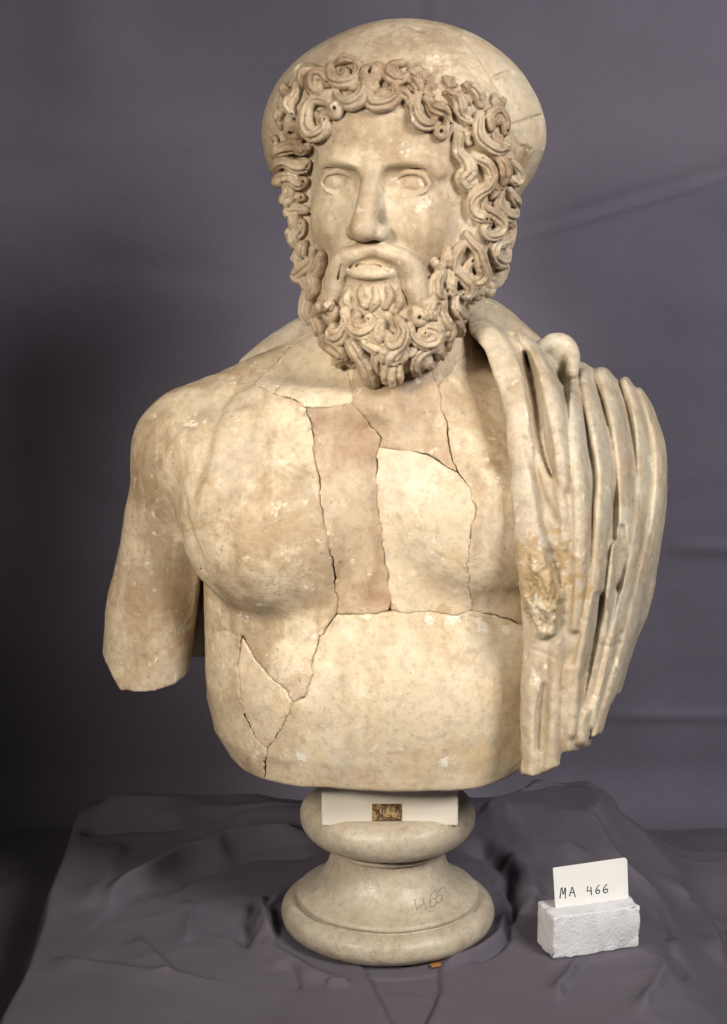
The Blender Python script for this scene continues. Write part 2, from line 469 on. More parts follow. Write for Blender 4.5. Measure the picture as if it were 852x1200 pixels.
MAT['belly'] = marble('yellowish_marble', (.63, .55, .405), (.53, .45, .32), (.46, .33, .19), 15.0, .4, .35, .35, .4,
    spots=[chip(352, 887, 9), chip(375, 890, 14, .5, (.46, .36, .22)), chip(522, 893, 8), chip(505, 724, 9, .6), chip(530, 727, 10, .6), chip(568, 732, 11, .7), chip(592, 738, 8, .7), chip(430, 722, 8, .5), chip(560, 890, 30, .55, (.45, .33, .19)), chip(545, 770, 14, .4, BR), chip(610, 902, 8, .9)])
MAT['chest'] = marble('pale_chest_marble', (.63, .54, .395), (.54, .45, .315), (.50, .37, .23), 12.0, .35, .2, .35, .35,
    spots=[chip(530, 655, 16, .6, (.46, .36, .22)), chip(470, 560, 50, .35, (.60, .54, .44)), chip(458, 712, 9, .8, BR), chip(520, 716, 8, .7, BR)])
HT = .0018
TF, tlo = sample(T, TLO, THI, HT)
gx = tlo[0] + np.arange(TF.shape[0]) * HT; gy = tlo[1] + np.arange(TF.shape[1]) * HT; gz = tlo[2] + np.arange(TF.shape[2]) * HT
GX, GZ = np.meshgrid(gx, gz, indexing='ij')
flat = np.stack([GX.ravel(), np.zeros(GX.size), GZ.ravel()], 1)
WX = GX + (vnoise(flat, .012, 41) * .0018 + vnoise(flat, .004, 42) * .0009).reshape(GX.shape)
WZ = GZ + (vnoise(flat, .012, 43) * .0018 + vnoise(flat, .004, 44) * .0009).reshape(GX.shape)
gap = np.full(GX.shape, -.00045)
gap = gap + (vnoise(flat, .014, 47) * .0003 + vnoise(flat, .004, 48) * .0002).reshape(GX.shape)
for p, r, w in WIDE:
    c = crack_pts([p])[0]; gap += .8 * w * np.exp(-((GX - c[0]) ** 2 + (GZ - c[1]) ** 2) / (r * .00078) ** 2)
def finish(v, q, amp=1.0, seed=0, smooth=1):
    v = relax(v, q, smooth)
    n = normals(v, q)
    return v + n * (amp * (vnoise(v, .030, seed) * .0010 + vnoise(v, .011, seed + 1) * .00035))[:, None]
rest = np.full(GX.shape, -9.)
YL = np.maximum(0, 0)
frag_out = []
for nm, (px, mt) in FRAG.items():
    sd = poly_sd(WX, WZ, crack_pts(px))
    rest = np.maximum(rest, -sd)
    m = np.nonzero(sd < .004); i0, i1, k0, k1 = m[0].min(), m[0].max() + 1, m[1].min(), m[1].max() + 1
    reg = (sd + gap)[i0:i1, None, k0:k1] + 0 * gy[None, :, None]
    A = np.maximum(TF[i0:i1, :, k0:k1], reg.astype(np.float32))
    A = np.pad(A, 1, constant_values=1.0)
    frag_out.append((nm, mt, *nets(A, tlo + (np.array([i0, 0, k0]) - 1) * HT, HT)))
reg = np.minimum((rest + gap)[:, None, :], 9.) + 0 * gy[None, :, None]
v, q = nets(np.maximum(TF, reg.astype(np.float32)), tlo, HT)
torso = link('torso', finish(v, q, 1, 1), q, MAT['body'], bust)
FL = {'neck_left': 'pale cream fragment at the side of the neck', 'strip': 'brown stained narrow strip beside the breastbone', 'throat': 'brown stained fragment below the throat',
      'chest': 'smooth pale fragment in the middle of the chest', 'breast': 'speckled fragment beside the drapery', 'belly': 'broad yellowish fragment of the belly', 'flank': 'pale pointed fragment of the lower ribs'}
for nm, mt, v, q in frag_out:
    o = link('stone_fragment', finish(v, q, 1, 1), q, MAT[mt], torso); o['label'] = FL[nm]
del TF

# ================================================================== drapery
def pxr(bvh, pts, Yf=.02):
    return [hit(bvh, x, y, Yf) for x, y in pts]
D0 = Field()
D0.add(chain([(.098, .002, .590), (.122, -.028, .566), (.148, -.062, .520), (.166, -.081, .46), (.172, -.089, .38), (.172, -.090, .28), (.166, -.089, .15)], [.018, .028, .034, .040, .041, .040, .038], 3), .02)
D0.add(chain([(.125, .030, .565), (.165, .030, .535), (.214, .026, .494), (.228, .012, .43), (.226, .002, .35), (.203, -.004, .27), (.176, -.016, .15)], [.022, .034, .054, .054, .051, .046, .038], 3), .03)
D0.add(chain([(.188, -.028, .49), (.204, -.044, .41), (.201, -.050, .30), (.184, -.054, .15)], [.042, .042, .042, .036]), .03)
PXM = .00079
def project(P):
    d = P - CAM; dep = d @ _fw
    return 426 + FPX * d[:, 0] / dep, 600 - FPX * (d @ _up) / dep
# relief of the folds, laid out over the front of the cloth
hx0, hy0, hw, hh = 530, 340, 300, 600
HXg, HYg = np.meshgrid(np.arange(hw) + hx0, np.arange(hh) + hy0, indexing='ij'); HXf, HYf = HXg.ravel().astype(float), HYg.ravel().astype(float)
hm = np.zeros(hw * hh)
def band_(pts, wid, hei, flat=2.0, add=False, asym=(1.0, 1.0)):
    global hm
    n = 8 * len(pts); c = catmull(np.array(pts, float), n); tt = np.linspace(0, len(pts) - 1, n)
    W = np.interp(tt, np.arange(len(pts)), wid if np.ndim(wid) else [wid] * len(pts)); Hh = np.interp(tt, np.arange(len(pts)), hei if np.ndim(hei) else [hei] * len(pts))
    best = np.full(hm.shape, -1e9)
    lo_ = c.min(0) - W.max() * 2; hi_ = c.max(0) + W.max() * 2
    m = np.nonzero((HXf >= lo_[0]) & (HXf <= hi_[0]) & (HYf >= lo_[1]) & (HYf <= hi_[1]))[0]
    val = np.full(len(m), 0.)
    for k in range(n - 1):
        e = c[k + 1] - c[k]; qx = HXf[m] - c[k][0]; qy = HYf[m] - c[k][1]
        t = np.clip((qx * e[0] + qy * e[1]) / (e @ e + 1e-9), 0, 1); sd_ = np.where(qx * e[1] - qy * e[0] > 0, asym[1], asym[0]); d = np.hypot(qx - t * e[0], qy - t * e[1]) / ((W[k] + (W[k + 1] - W[k]) * t) * sd_)
        val = np.maximum(val, np.abs(Hh[k]) * np.clip(1 - d ** flat, 0, 1) ** (.75 if flat > 2 else 1.0))
    sg = 1 if np.mean(hei) > 0 else -1
    if add or sg < 0: hm[m] += sg * val
    else: hm[m] = np.maximum(hm[m], val)
band_([(554, 382), (572, 396), (588, 425), (600, 462), (606, 510), (609, 560), (613, 610), (621, 660), (632, 700), (638, 734)], [14, 18, 21, 20, 18, 20, 23, 26, 25, 16], [8, 9, 11, 11, 10, 11, 15, 19, 20, 17], 5)
band_([(612, 390), (628, 412), (641, 450), (650, 495), (656, 540), (661, 574)], [8, 14, 16, 16, 14, 5], [9, 12, 13, 13, 12, 5], 3)
band_([(654, 560), (660, 600), (663, 640)], [8, 9, 7], [4, 6, 4])
band_([(672, 445), (675, 500), (679, 560), (681, 620), (680, 680), (675, 735)], [8, 10, 11, 11, 10, 8], [7, 9, 9, 9, 9, 7], 3.5)
band_([(684, 438), (693, 475), (703, 515), (709, 556), (706, 600), (702, 650), (696, 700), (686, 750), (676, 800), (670, 860)], [8, 10, 12.5, 12.5, 11, 10, 9, 9, 9, 8], 10, 3.5)
band_([(706, 438), (718, 470), (728, 520), (733, 575), (732, 630), (726, 680)], [9, 11.5, 12.5, 13, 12, 8], [8, 10, 11, 11, 10, 6], 3.5)
band_([(735, 446), (747, 480), (753, 530), (752, 585), (746, 630), (738, 680), (726, 735)], [8, 10.5, 11, 11, 10.5, 10, 8], 10, 3.5)
band_([(752, 456), (767, 492), (774, 535), (771, 590), (762, 640), (750, 690), (736, 742), (722, 790), (708, 835), (698, 862)], [8, 11, 11, 11, 11, 10, 10, 9, 8, 7], 11, 3.5)
band_([(720, 640), (715, 690), (707, 740), (697, 790), (688, 835), (682, 868)], [6, 8, 8, 8, 8, 8], 10, 3)
band_([(738, 660), (729, 705), (717, 755), (705, 805), (695, 850)], [8, 9, 9, 8, 7], 10, 3)
band_([(632, 742), (627, 790), (622, 840), (622, 906)], [15, 15, 14, 14], [5, 7, 10, 11])
band_([(650, 748), (651, 790), (648, 840), (646, 898)], [12, 13, 13, 13], [6, 8, 10, 11])
band_([(668, 785), (665, 835), (668, 876)], 9, 7)
for pts, w_, h_ in [([(616, 414), (622, 442), (631, 488), (640, 528), (648, 556)], [3, 10, 12, 10, 4], -12), ([(616, 515), (627, 558), (640, 592), (654, 612)], [4, 7, 7, 4], -4),
                    ([(703, 700), (700, 738), (694, 785), (688, 826)], [7, 13, 14, 7], -6), ([(729, 618), (728, 650), (723, 690)], [4, 10, 5], -5), ([(638, 804), (635, 840), (633, 876)], [4, 9, 6], -5)]: band_(pts, w_, h_)
band_([(592, 372), (604, 390), (609, 418), (617, 450), (621, 480), (621, 498)], [6, 7, 7, 7, 6, 3], 4, 2, True)
for pts in [[(590, 472), (603, 478), (613, 488), (622, 498)], [(655, 556), (663, 563), (673, 566)], [(624, 761), (640, 766), (656, 774)], [(703, 755), (715, 758), (728, 752)], [(625, 782), (634, 796), (642, 806)], [(655, 776), (650, 792), (642, 806)], [(687, 728), (676, 752)]]:
    band_(pts, 1.6, -1.6)
hm = hm.reshape(hw, hh)
for k in range(4):
    hm = (np.roll(hm, 1, 0) + 2 * hm + np.roll(hm, -1, 0)) / 4; hm = (np.roll(hm, 1, 1) + 2 * hm + np.roll(hm, -1, 1)) / 4
EDGE = np.array([(545, 366), (553, 392), (568, 408), (580, 440), (588, 470), (594, 510), (598, 555), (601, 600), (604, 650), (609, 690), (614, 735), (614, 760), (611, 800), (610, 850), (611, 907), (624, 909), (640, 903), (655, 896), (657, 881), (672, 879), (690, 874), (693, 865), (704, 858), (714, 826), (722, 812),
                 (860, 800), (860, 330), (545, 330)], float)
esd = poly_sd(HXg.astype(float), HYg.astype(float), EDGE)
def lut(A, x, y):
    x = np.clip(x - hx0, 0, hw - 1.01); y = np.clip(y - hy0, 0, hh - 1.01); i = x.astype(int); j = y.astype(int); u = x - i; w_ = y - j
    return A[i, j] * (1 - u) * (1 - w_) + A[i + 1, j] * u * (1 - w_) + A[i, j + 1] * (1 - u) * w_ + A[i + 1, j + 1] * u * w_
def sheet(P):
    x, y = project(P); d = D0(P.astype(np.float32))
    d = d - .00095 * lut(hm, x, y) * np.clip((.06 - P[:, 1]) / .03, 0, 1)
    return np.maximum(d, (lut(esd, x, y) * PXM + vnoise(P, .012, 9) * .0012) * .9)
dl, dh = (-.13, -.16, .15), (.32, .12, .645)
D = Field()
D.add((sheet, np.array([.05, -.16, .15]), np.array([.32, .12, .64])), .002)
D.add(chain([at_y(634, 407, .0), at_y(648, 401, .01), at_y(663, 404, .012), at_y(671, 417, .004), at_y(670, 436, -.018)], np.array([8, 10, 11, 10, 8]) * PXM, 4), .004)
D.add(ell(at_y(652, 419, .018), (.017, .014, .019)), .010)
# roll of cloth behind the neck
D.add(chain([(-.108, .034, .554), (-.072, .040, .578), (-.02, .05, .598), (.05, .06, .606), (.11, .035, .598), (.15, .02, .572)], [.010, .013, .015, .02, .022, .018], 4), .006)
a, b = sample(D, dl, dh, .004, 4, 2.5); cv, cq = nets(a, b, .004); D1_BVH = bvh_of(cv, cq)
CR = hit(D1_BVH, 637, 690)[0]
a, b = sample(D, dl, dh, .0015, 4, 2.2)
v, q = nets(a, b, .0015); v = relax(v, q, 1, .4); n = normals(v, q)
px_, py_ = project(v)
e = ((px_ - 637) / 27) ** 2 + ((py_ - 688) / 58) ** 2; w = np.clip(2.0 * (1.1 - e), 0, 1) * (v[:, 1] < -.03)
cr = np.abs(fbm(v, .012, 61, 4)); fq = fbm(v * np.array([1, 1, .6]), .016, 61, 4) * 2.6; disp = vnoise(v, .03, 70) * .0009 + vnoise(v, .011, 71) * .0004 + w * (-.0016 + .0021 * np.floor(fq) + .0006 * (fq - np.floor(fq)) - .0022 * np.clip(fbm(v, .006, 66, 3) - .15, 0, 1))
MAT['drape2'] = marble('aged_marble_drapery_crust', (.58, .51, .395), (.46, .39, .285), (.34, .255, .16), 6.0, .5, .5, .5,
                       spots=[(tuple(CR + np.array([0, 0, .006])), .048, (.30, .205, .095), .8), (tuple(CR + np.array([-.010, 0, -.018])), .014, (.52, .48, .39), .75)])
drapery = link('drapery', v + n * disp[:, None], q, MAT['drape2'], bust)

# ================================================================== head
TH = R(18); HO = np.array([.0335, -.004, .730])
RM = np.array([[math.cos(TH), math.sin(TH), 0], [-math.sin(TH), math.cos(TH), 0], [0, 0, 1]])   # columns: local x, y, z
def h2w(p): return np.asarray(p) @ RM.T + HO
def w2h(p): return (np.asarray(p) - HO) @ RM
def mm(*p): return tuple(x * .001 for x in p)
def E(c, r, rz=0): return ell(mm(c[0], -c[1], c[2]), mm(*r), rz)           # (right, forward, up) in mm
def Cn(pts, rad, s=0): return chain([mm(x, -f, z) for x, f, z in pts], np.array(rad, float) * .001, s)
Hd = Field()
Hd.add(E((-4, -24, 50), (118, 97, 91)), .02)
Hd.add(E((-66, -20, 36), (66, 80, 66)), .03)
Hd.add(E((48, -28, 30), (68, 84, 70)), .03)           # rolled hair crown
Hd.add(E((-4, -32, 38), (122, 84, 60)), .02)
Hd.add(E((0, -5, 0), (78, 85, 95)), .02)
Hd.add(E((0, -40, -50), (72, 55, 70)), .03)
Hd.add(E((-68, 8, -24), (29, 46, 88)), .02)            # hair beside the cheeks
Hd.add(E((66, 5, -20), (34, 50, 88)), .02)
Hd.sub(E((-74, 66, -14), (22, 22, 62)), .012)
Hd.sub(E((76, 70, -14), (20, 22, 60)), .012)
Hd.add(E((0, 34, -22), (66, 55, 84)), .012)            # face
Hd.add(E((0, 40, 40), (64, 44, 42)), .02)              # forehead
Hd.add(E((-3, 32, -106), (69, 54, 60)), .02)            # bearded jaw
Hd.add(E((2, 46, -128), (50, 42, 44)), .02)
Hd.add(E((-36, 56, -36), (27, 24, 32)), .015)          # cheeks
Hd.add(E((36, 56, -36), (27, 24, 32)), .015)
for s in (-1, 1):
    Hd.add(Cn([(s * 54, 66, 10), (s * 38, 80, 17), (s * 22, 86, 16), (s * 9, 88, 10)], [4, 5, 5.5, 5], 3), .012)
    Hd.sub(E((s * 33, 92, 1), (20, 15, 12)), .008)
    Hd.sub(E((s * 17, 96, -4), (8, 14, 14)), .010)
Hd.add(Cn([(0, 84, 14), (0, 92, -6), (0, 102, -26), (0, 107.5, -36)], [8.5, 9, 10.5, 11.5], 3), .006)
Hd.add(E((0, 108, -39), (11, 11, 10)), .005)
for s in (-1, 1):
    Hd.add(E((s * 11.8, 97, -42), (7, 11, 7.5)), .006)
    Hd.sub(Cn([(s * 6.5, 104, -52), (s * 8.5, 96, -50)], [3.4, 3.2]), .002)
    Hd.sub(Cn([(s * 21, 99, -36), (s * 21.5, 96, -44), (s * 19, 94, -51)], [1.2, 1.6, 1.2], 2), .003)
    # eyeball and lids
    ex, ef, ez = s * 33.5, 62.8, -1.0
    Hd.add(E((ex, ef, ez), (17.5, 17.8, 14.5)), .0012)
    up, lo = [], []
    for t in np.linspace(-1, 1, 9):
        ax = t * 15.8; rr = max(0, 1 - (ax / 19.5) ** 2)
        zu = ez + 10.5 * max(0, 1 - t * t) ** .62 - .5; zl = ez - 9.0 * max(0, 1 - t * t) ** .62 - .5
        fy = lambda z: ef + 18.8 * math.sqrt(max(.08, 1 - (ax / 22) ** 2 - ((z - ez) / 17) ** 2))
        up.append((ex + ax, fy(zu), zu)); lo.append((ex + ax, fy(zl), zl))
    Hd.add(Cn(up, [1.6, 2.5, 3.0, 3.3, 3.3, 3.3, 3.0, 2.5, 1.6], 2), .0009)
    Hd.sub(Cn([(x, f + .6, z - 3.3) for x, f, z in up[1:-1]], [.5, .8, .9, .9, .9, .8, .5], 2), .0006)
    Hd.add(Cn(lo, [1.3, 1.9, 2.2, 2.4, 2.4, 2.4, 2.2, 1.9, 1.3], 2), .0012)
    Hd.sub(Cn([(x, f + 1.0, z + 4.6) for x, f, z in up[1:-1]], [.8, 1.3, 1.5, 1.6, 1.5, 1.3, .8], 2), .002)
# mouth
Hd.add(E((0, 78, -72), (30, 19, 22)), .012)
Hd.add(Cn([(-20, 89, -75), (-10, 95.5, -77), (0, 98, -77.5), (10, 95.5, -77), (20, 89, -75)], [4, 6, 6.8, 6, 4], 3), .004)
Hd.add(E((0, 80, -100), (24, 16, 17)), .012)           # chin below the lip
Hd.sub(Cn([(-15, 97, -88), (0, 101, -89), (15, 97, -88)], [4, 5, 4], 2), .006)
a, b = sample(Hd, (-.145, -.13, -.20), (.15, .15, .15), .004); cv, cq = nets(a, b, .004); H_BVH = bvh_of(h2w(cv), cq)
def hpx(x, y, off=0.0):
    p, n = hit(H_BVH, x, y, -.06); return w2h(p + n * off)
# moustache traced from the photo onto the face
PXH = .00075
for pts, rr in [([(437, 294), (424, 297), (408, 304), (400, 320), (398, 336), (390, 349), (380, 352)], [8, 10, 12, 14, 14, 11, 6]),
                ([(438, 293), (450, 296), (468, 303), (481, 318), (486, 336), (491, 352), (499, 361)], [8, 10, 12, 14, 14, 11, 6])]:
    Hd.add(chain([hpx(x, y, r * PXH * .42) for (x, y), r in zip(pts, rr)], np.array(rr) * PXH, 3), .0035)
for pts in [[(402, 312), (394, 326), (391, 342)], [(408, 315), (404, 330), (398, 345)], [(476, 315), (482, 332), (486, 350)], [(487, 318), (490, 335), (494, 352)]]:
    Hd.sub(chain([hpx(x, y, .0085) for x, y in pts], [.0010, .0016, .0010], 3), .0015)
Hd.sub(Cn([(-20, 93, -73), (-11, 100, -71.3), (0, 103, -70.6), (11, 100, -71.3), (20, 93, -73)], [1.2, 1.9, 2.3, 1.9, 1.2], 3), .0010)
Hd.sub(Cn([(-17, 91, -72.5), (-9, 96, -71.2), (0, 98.5, -70.6), (9, 96, -71.2), (17, 91, -72.5)], [1.0, 1.7, 2.0, 1.7, 1.0], 3), .0010)
# little drilled tufts under the lip
for x, y in [(411, 352), (427, 348), (441, 357), (458, 354), (420, 362), (452, 366)]:
    Hd.sub(chain([hpx(x, y - 5, .0006), hpx(x + 1.5, y, .0), hpx(x, y + 4, .001)], [.0008, .0018, .0008]), .0015)
# incised seams of the crown
for pts in [[(543, 44), (560, 66), (577, 92), (592, 120), (599, 150), (606, 168), (622, 176), (640, 177)], [(577, 92), (600, 84), (612, 80)], [(598, 148), (620, 140), (636, 136)], [(330, 78), (326, 110), (332, 150)], [(356, 52), (350, 76), (352, 96)]]:
    Hd.sub(chain([hpx(x, y, .0004) for x, y in pts], .0021, 3), .0012)
# ------------------------------------------------------------------ curls: paths first, then carved into the head together
a, b = sample(Hd, (-.145, -.13, -.20), (.15, .15, .15), .0035); cv, cq = nets(a, b, .0035); H2_BVH = bvh_of(h2w(cv), cq)
CURLS = []; DRILL = []; PATHPX = []
def lockprim(P, N, rad, g):
    P = P.astype(np.float32); N = N.astype(np.float32); rad = rad.astype(np.float32); n = len(P)
    T_ = np.gradient(P, axis=0); T_ /= np.linalg.norm(T_, axis=1, keepdims=True) + 1e-12
    def f(X):
        best = np.full(len(X), 9., np.float32); E_ = np.zeros_like(X); U = np.zeros(len(X), np.float32)
        for i in range(n - 1):
            ab = P[i + 1] - P[i]; q = X - P[i]; t = np.clip(q @ ab / (ab @ ab + 1e-12), 0, 1); e = q - t[:, None] * ab
            d = np.sqrt((e * e).sum(1)) - (rad[i] + (rad[i + 1] - rad[i]) * t); m = d < best
            best[m] = d[m]; E_[m] = e[m]; U[m] = (i + t)[m]
        if g <= 0: return best
        k = np.minimum(U.astype(int), n - 2); w = (U - k)[:, None]
        nn = N[k] * (1 - w) + N[k + 1] * w; tt = T_[k] * (1 - w) + T_[k + 1] * w
        u = nn - tt * (nn * tt).sum(1, keepdims=True); u /= np.linalg.norm(u, axis=1, keepdims=True) + 1e-9; b_ = np.cross(tt, u)
        an = np.arctan2((E_ * b_).sum(1), (E_ * u).sum(1)); rr = rad[k] * (1 - w[:, 0]) + rad[k + 1] * w[:, 0]
        cut = np.exp(-((an - .62) / .22) ** 2) + .8 * np.exp(-((an + .48) / .22) ** 2)
        end = np.clip(np.minimum(U, n - 1 - U) / 2.5, 0, 1)
        return best + g * rr * cut * end
    m = rad.max()
    return f, P.min(0) - m, P.max(0) + m
NC = [0]
def lock(kind, pts, r, lift=.85, taper=(.60, .60), g=.40, scale=1.06):
    NC[0] += 1; rnd = random.Random(NC[0])
    r = r * scale * (1.12 if kind == BC else 1.0)
    pc = catmull(np.array(pts, float), max(7, int(sum(math.dist(a, b) for a, b in zip(pts[:-1], pts[1:])) / 3.4)))
    PATHPX.extend([(x, y) for x, y in pc])
    n = len(pc); P, N = [], []
    for x, y in pc:
        p, nn = hit(H2_BVH, x, y, -.03); P.append(p); N.append(nn)
    P = np.array(P); N = np.array(N)
    for k in range(4):          # keep the path smooth in depth over steps of the mass below
        N[1:-1] = (N[:-2] + 2 * N[1:-1] + N[2:]) / 4
        D_ = (P - CAM); dist = np.linalg.norm(D_, axis=1); u = D_ / dist[:, None]
        dd = dist.copy(); dd[1:-1] = (dist[:-2] + 2 * dist[1:-1] + dist[2:]) / 4
        P = CAM + u * dd[:, None]
    N /= np.linalg.norm(N, axis=1, keepdims=True)
    t = np.linspace(0, 1, n)
    prof = np.minimum(1, np.minimum(taper[0] + (1 - taper[0]) * t / .4, taper[1] + (1 - taper[1]) * (1 - t) / .4))
    rad = r * PXH * prof * (1 + .12 * np.sin(t * rnd.uniform(5, 9) + rnd.uniform(0, 6)))
    P = P + N * (rad * lift)[:, None]
    pr_ = lockprim(w2h(P), N @ RM, rad, g)
    ext = max(np.ptp(pc[:, 0]), np.ptp(pc[:, 1])); ln = np.hypot(*np.diff(pc, axis=0).T).sum()
    if ln > 1.75 * ext and ext < 34:      # a closed curl has a solid heart
        m_ = pc.mean(0); p, nn = hit(H2_BVH, m_[0], m_[1], -.03); rb = ext * .34 * PXH
        bf, bl, bh = ell(w2h(p + nn * rb * .35), (rb, rb, rb)); f0, l0_, h0_ = pr_
        pr_ = ((lambda X, f0=f0, bf=bf: np.minimum(f0(X), bf(X))), np.minimum(l0_, bl), np.maximum(h0_, bh))
    CURLS.append((kind, pr_))
    if rnd.random() < .6 and lift > .5: DRILL.append(chain([w2h(P[-1] + N[-1] * rad[-1] * 1.3), w2h(P[-1] + N[-1] * rad[-1] * .2)], .0012))
def snail(kind, c, Rr, turns=1.25, a0=0.0, sgn=1, lift=.5):
    NC[0] += 1; PATHPX.extend([c, (c[0] + 5, c[1]), (c[0] - 5, c[1]), (c[0], c[1] + 5), (c[0], c[1] - 5)])
    n = 18; p0, nn = hit(H2_BVH, c[0], c[1], -.03); Rr *= 1.08
    x_ = np.cross(nn, [0, 0, 1.0]); x_ /= np.linalg.norm(x_); y_ = np.cross(x_, nn); P = []; rad = []
    for i in range(n):
        t = i / (n - 1); a = a0 + sgn * t * turns * 2 * math.pi; rr = Rr * PXH * (.66 - .40 * t)
        P.append(p0 + (x_ * math.cos(a) + y_ * math.sin(a)) * rr + nn * Rr * PXH * (lift * .5 + .42 * t)); rad.append(Rr * PXH * (.50 - .14 * t))
    CURLS.append((kind, lockprim(w2h(np.array(P)), np.tile(nn @ RM, (n, 1)), np.array(rad), 0)))
    top = p0 + nn * Rr * PXH * 1.15
    DRILL.append(chain([w2h(top), w2h(p0 + nn * Rr * PXH * .35)], Rr * PXH * .15))
HC, BC = 'hair_curl', 'beard_curl'
for t_ in ([(411, 338), (407, 350), (412, 361)], [(424, 337), (423, 349), (429, 359)], [(440, 339), (441, 351), (436, 362)], [(455, 337), (457, 349), (451, 360)], [(467, 341), (469, 354), (463, 366)]): lock(BC, t_, 4.6, .12, g=.2)
# fringe
snail(HC, (437, 90), 15, 1.2, 2.0)
lock(HC, [(389, 82), (391, 95), (402, 101), (416, 98), (424, 87), (420, 78)], 8)
lock(HC, [(396, 76), (408, 72), (421, 74)], 6)
lock(HC, [(390, 112), (378, 114), (369, 106), (371, 94), (382, 92), (388, 101)], 8.5)
lock(HC, [(390, 122), (374, 119), (364, 130), (365, 147), (373, 158), (384, 153), (385, 142)], 9.5)
snail(HC, (397, 130), 12, 1.1, .5, -1)
lock(HC, [(394, 108), (401, 120), (415, 125), (428, 117), (429, 104), (415, 105)], 8.5)
lock(HC, [(442, 103), (434, 113), (440, 125), (455, 125), (465, 116), (463, 106)], 8.5)
lock(HC, [(472, 76), (460, 80), (457, 92), (467, 98), (476, 92)], 8)
lock(HC, [(468, 110), (478, 116), (482, 126)], 7)
lock(HC, [(478, 96), (487, 100), (490, 110)], 7)
lock(HC, [(488, 116), (486, 132), (492, 145), (504, 147), (510, 138)], 8.5)
snail(HC, (515, 154), 10, 1.1, 2.5, 1)
lock(HC, [(500, 118), (510, 130), (520, 134), (526, 146)], 8)
lock(HC, [(522, 110), (534, 120), (538, 134), (548, 142)], 8)
lock(HC, [(545, 100), (556, 110), (562, 124)], 8)
lock(HC, [(352, 100), (350, 114), (342, 124), (346, 134)], 8)
lock(HC, [(368, 86), (358, 92), (356, 104)], 7)
snail(HC, (343, 152), 12, 1.2, 1.0)
lock(HC, [(338, 128), (330, 138), (331, 150)], 7)
snail(HC, (325, 166), 8, 1, 0)
lock(HC, [(352, 138), (358, 150), (354, 162)], 7)
# hair beside the left cheek
lock(HC, [(326, 180), (334, 172), (346, 169), (358, 174), (366, 170)], 9)
lock(HC, [(326, 196), (334, 187), (345, 192), (357, 193), (363, 188)], 9)
lock(HC, [(326, 214), (333, 207), (343, 206), (350, 213), (359, 212)], 9)
lock(HC, [(326, 228), (333, 226), (338, 233), (347, 230), (356, 231)], 9)
lock(HC, [(362, 246), (350, 245), (340, 252), (339, 263), (347, 274), (356, 272), (357, 262)], 8.5)
snail(HC, (331, 244), 9, 1.1, 1)
lock(HC, [(332, 258), (332, 272), (337, 284), (343, 294)], 7.5)
snail(HC, (347, 284), 9, 1.1, 2, -1)
lock(HC, [(341, 296), (340, 310), (346, 326), (352, 342)], 7)
lock(HC, [(352, 292), (350, 306), (354, 318)], 6)
# hair beside the right cheek
lock(HC, [(535, 158), (535, 176), (546, 186), (551, 198), (543, 207), (548, 217), (556, 213)], 9)
lock(HC, [(556, 182), (568, 190), (573, 203), (569, 217), (559, 226), (554, 238), (557, 251), (566, 256)], 8.5)
lock(HC, [(566, 230), (566, 243), (575, 251), (582, 261), (579, 272), (569, 275), (564, 267), (570, 262)], 7.5)
lock(HC, [(560, 136), (559, 154), (566, 167), (579, 175), (590, 172)], 8.5)
lock(HC, [(574, 150), (572, 138), (580, 132), (588, 140), (590, 154)], 7.5)
lock(HC, [(578, 180), (585, 190), (586, 204), (584, 217)], 8)
lock(HC, [(584, 226), (579, 238), (584, 249), (595, 251), (602, 245)], 8)
lock(HC, [(594, 222), (597, 232), (604, 238)], 7)
lock(HC, [(596, 190), (604, 199), (601, 210), (593, 208)], 7)
lock(HC, [(586, 257), (596, 262), (598, 274), (588, 281), (577, 286), (575, 297), (583, 304), (592, 298), (590, 290)], 7.5)
lock(HC, [(602, 258), (607, 272), (606, 288), (602, 302)], 7)
lock(HC, [(580, 308), (592, 311), (598, 321), (592, 332), (580, 336)], 8.5)
snail(HC, (574, 342), 10, 1.1, 1.4)
lock(HC, [(586, 342), (578, 352), (570, 358)], 8)
lock(HC, [(571, 214), (578, 222), (574, 230)], 6)
# beard, right of the mouth
lock(BC, [(546, 274), (551, 283), (558, 292), (560, 306), (563, 318), (555, 327), (547, 321), (547, 311), (552, 303)], 7.5)
lock(BC, [(541, 286), (532, 297), (530, 311), (540, 321), (548, 330), (545, 341), (537, 344)], 8)
lock(BC, [(523, 290), (520, 304), (526, 312)], 6.5)
lock(BC, [(508, 306), (513, 319), (506, 331), (506, 345), (514, 350), (519, 342)], 8)
lock(BC, [(518, 313), (525, 324), (522, 337), (528, 346)], 7.5)
snail(BC, (557, 341), 11, 1.2, .6)
snail(BC, (553, 360), 10, 1.2, 2.6, -1)
lock(BC, [(530, 346), (528, 360), (537, 372), (549, 375), (553, 368)], 8.5)
lock(BC, [(516, 354), (511, 368), (516, 380), (524, 389)], 8)
lock(BC, [(504, 353), (499, 362), (506, 370)], 7)
snail(BC, (489, 371), 12, 1.25, 1.2)
lock(BC, [(480, 380), (482, 393), (494, 400), (506, 395), (507, 385), (498, 381), (494, 388)], 7.5)
lock(BC, [(511, 403), (497, 407), (486, 416), (487, 429), (498, 433), (504, 426), (498, 421)], 8)
lock(BC, [(510, 406), (515, 418), (526, 420), (533, 409), (530, 399)], 9.5)
lock(BC, [(532, 376), (533, 389), (529, 402), (539, 404), (547, 390)], 9)
lock(BC, [(517, 374), (521, 386), (515, 396), (520, 404)], 8)
lock(BC, [(546, 376), (551, 386), (545, 398)], 8)
snail(BC, (495, 442), 11, 1.1, 2.2)
lock(BC, [(484, 432), (486, 441), (492, 446)], 7)
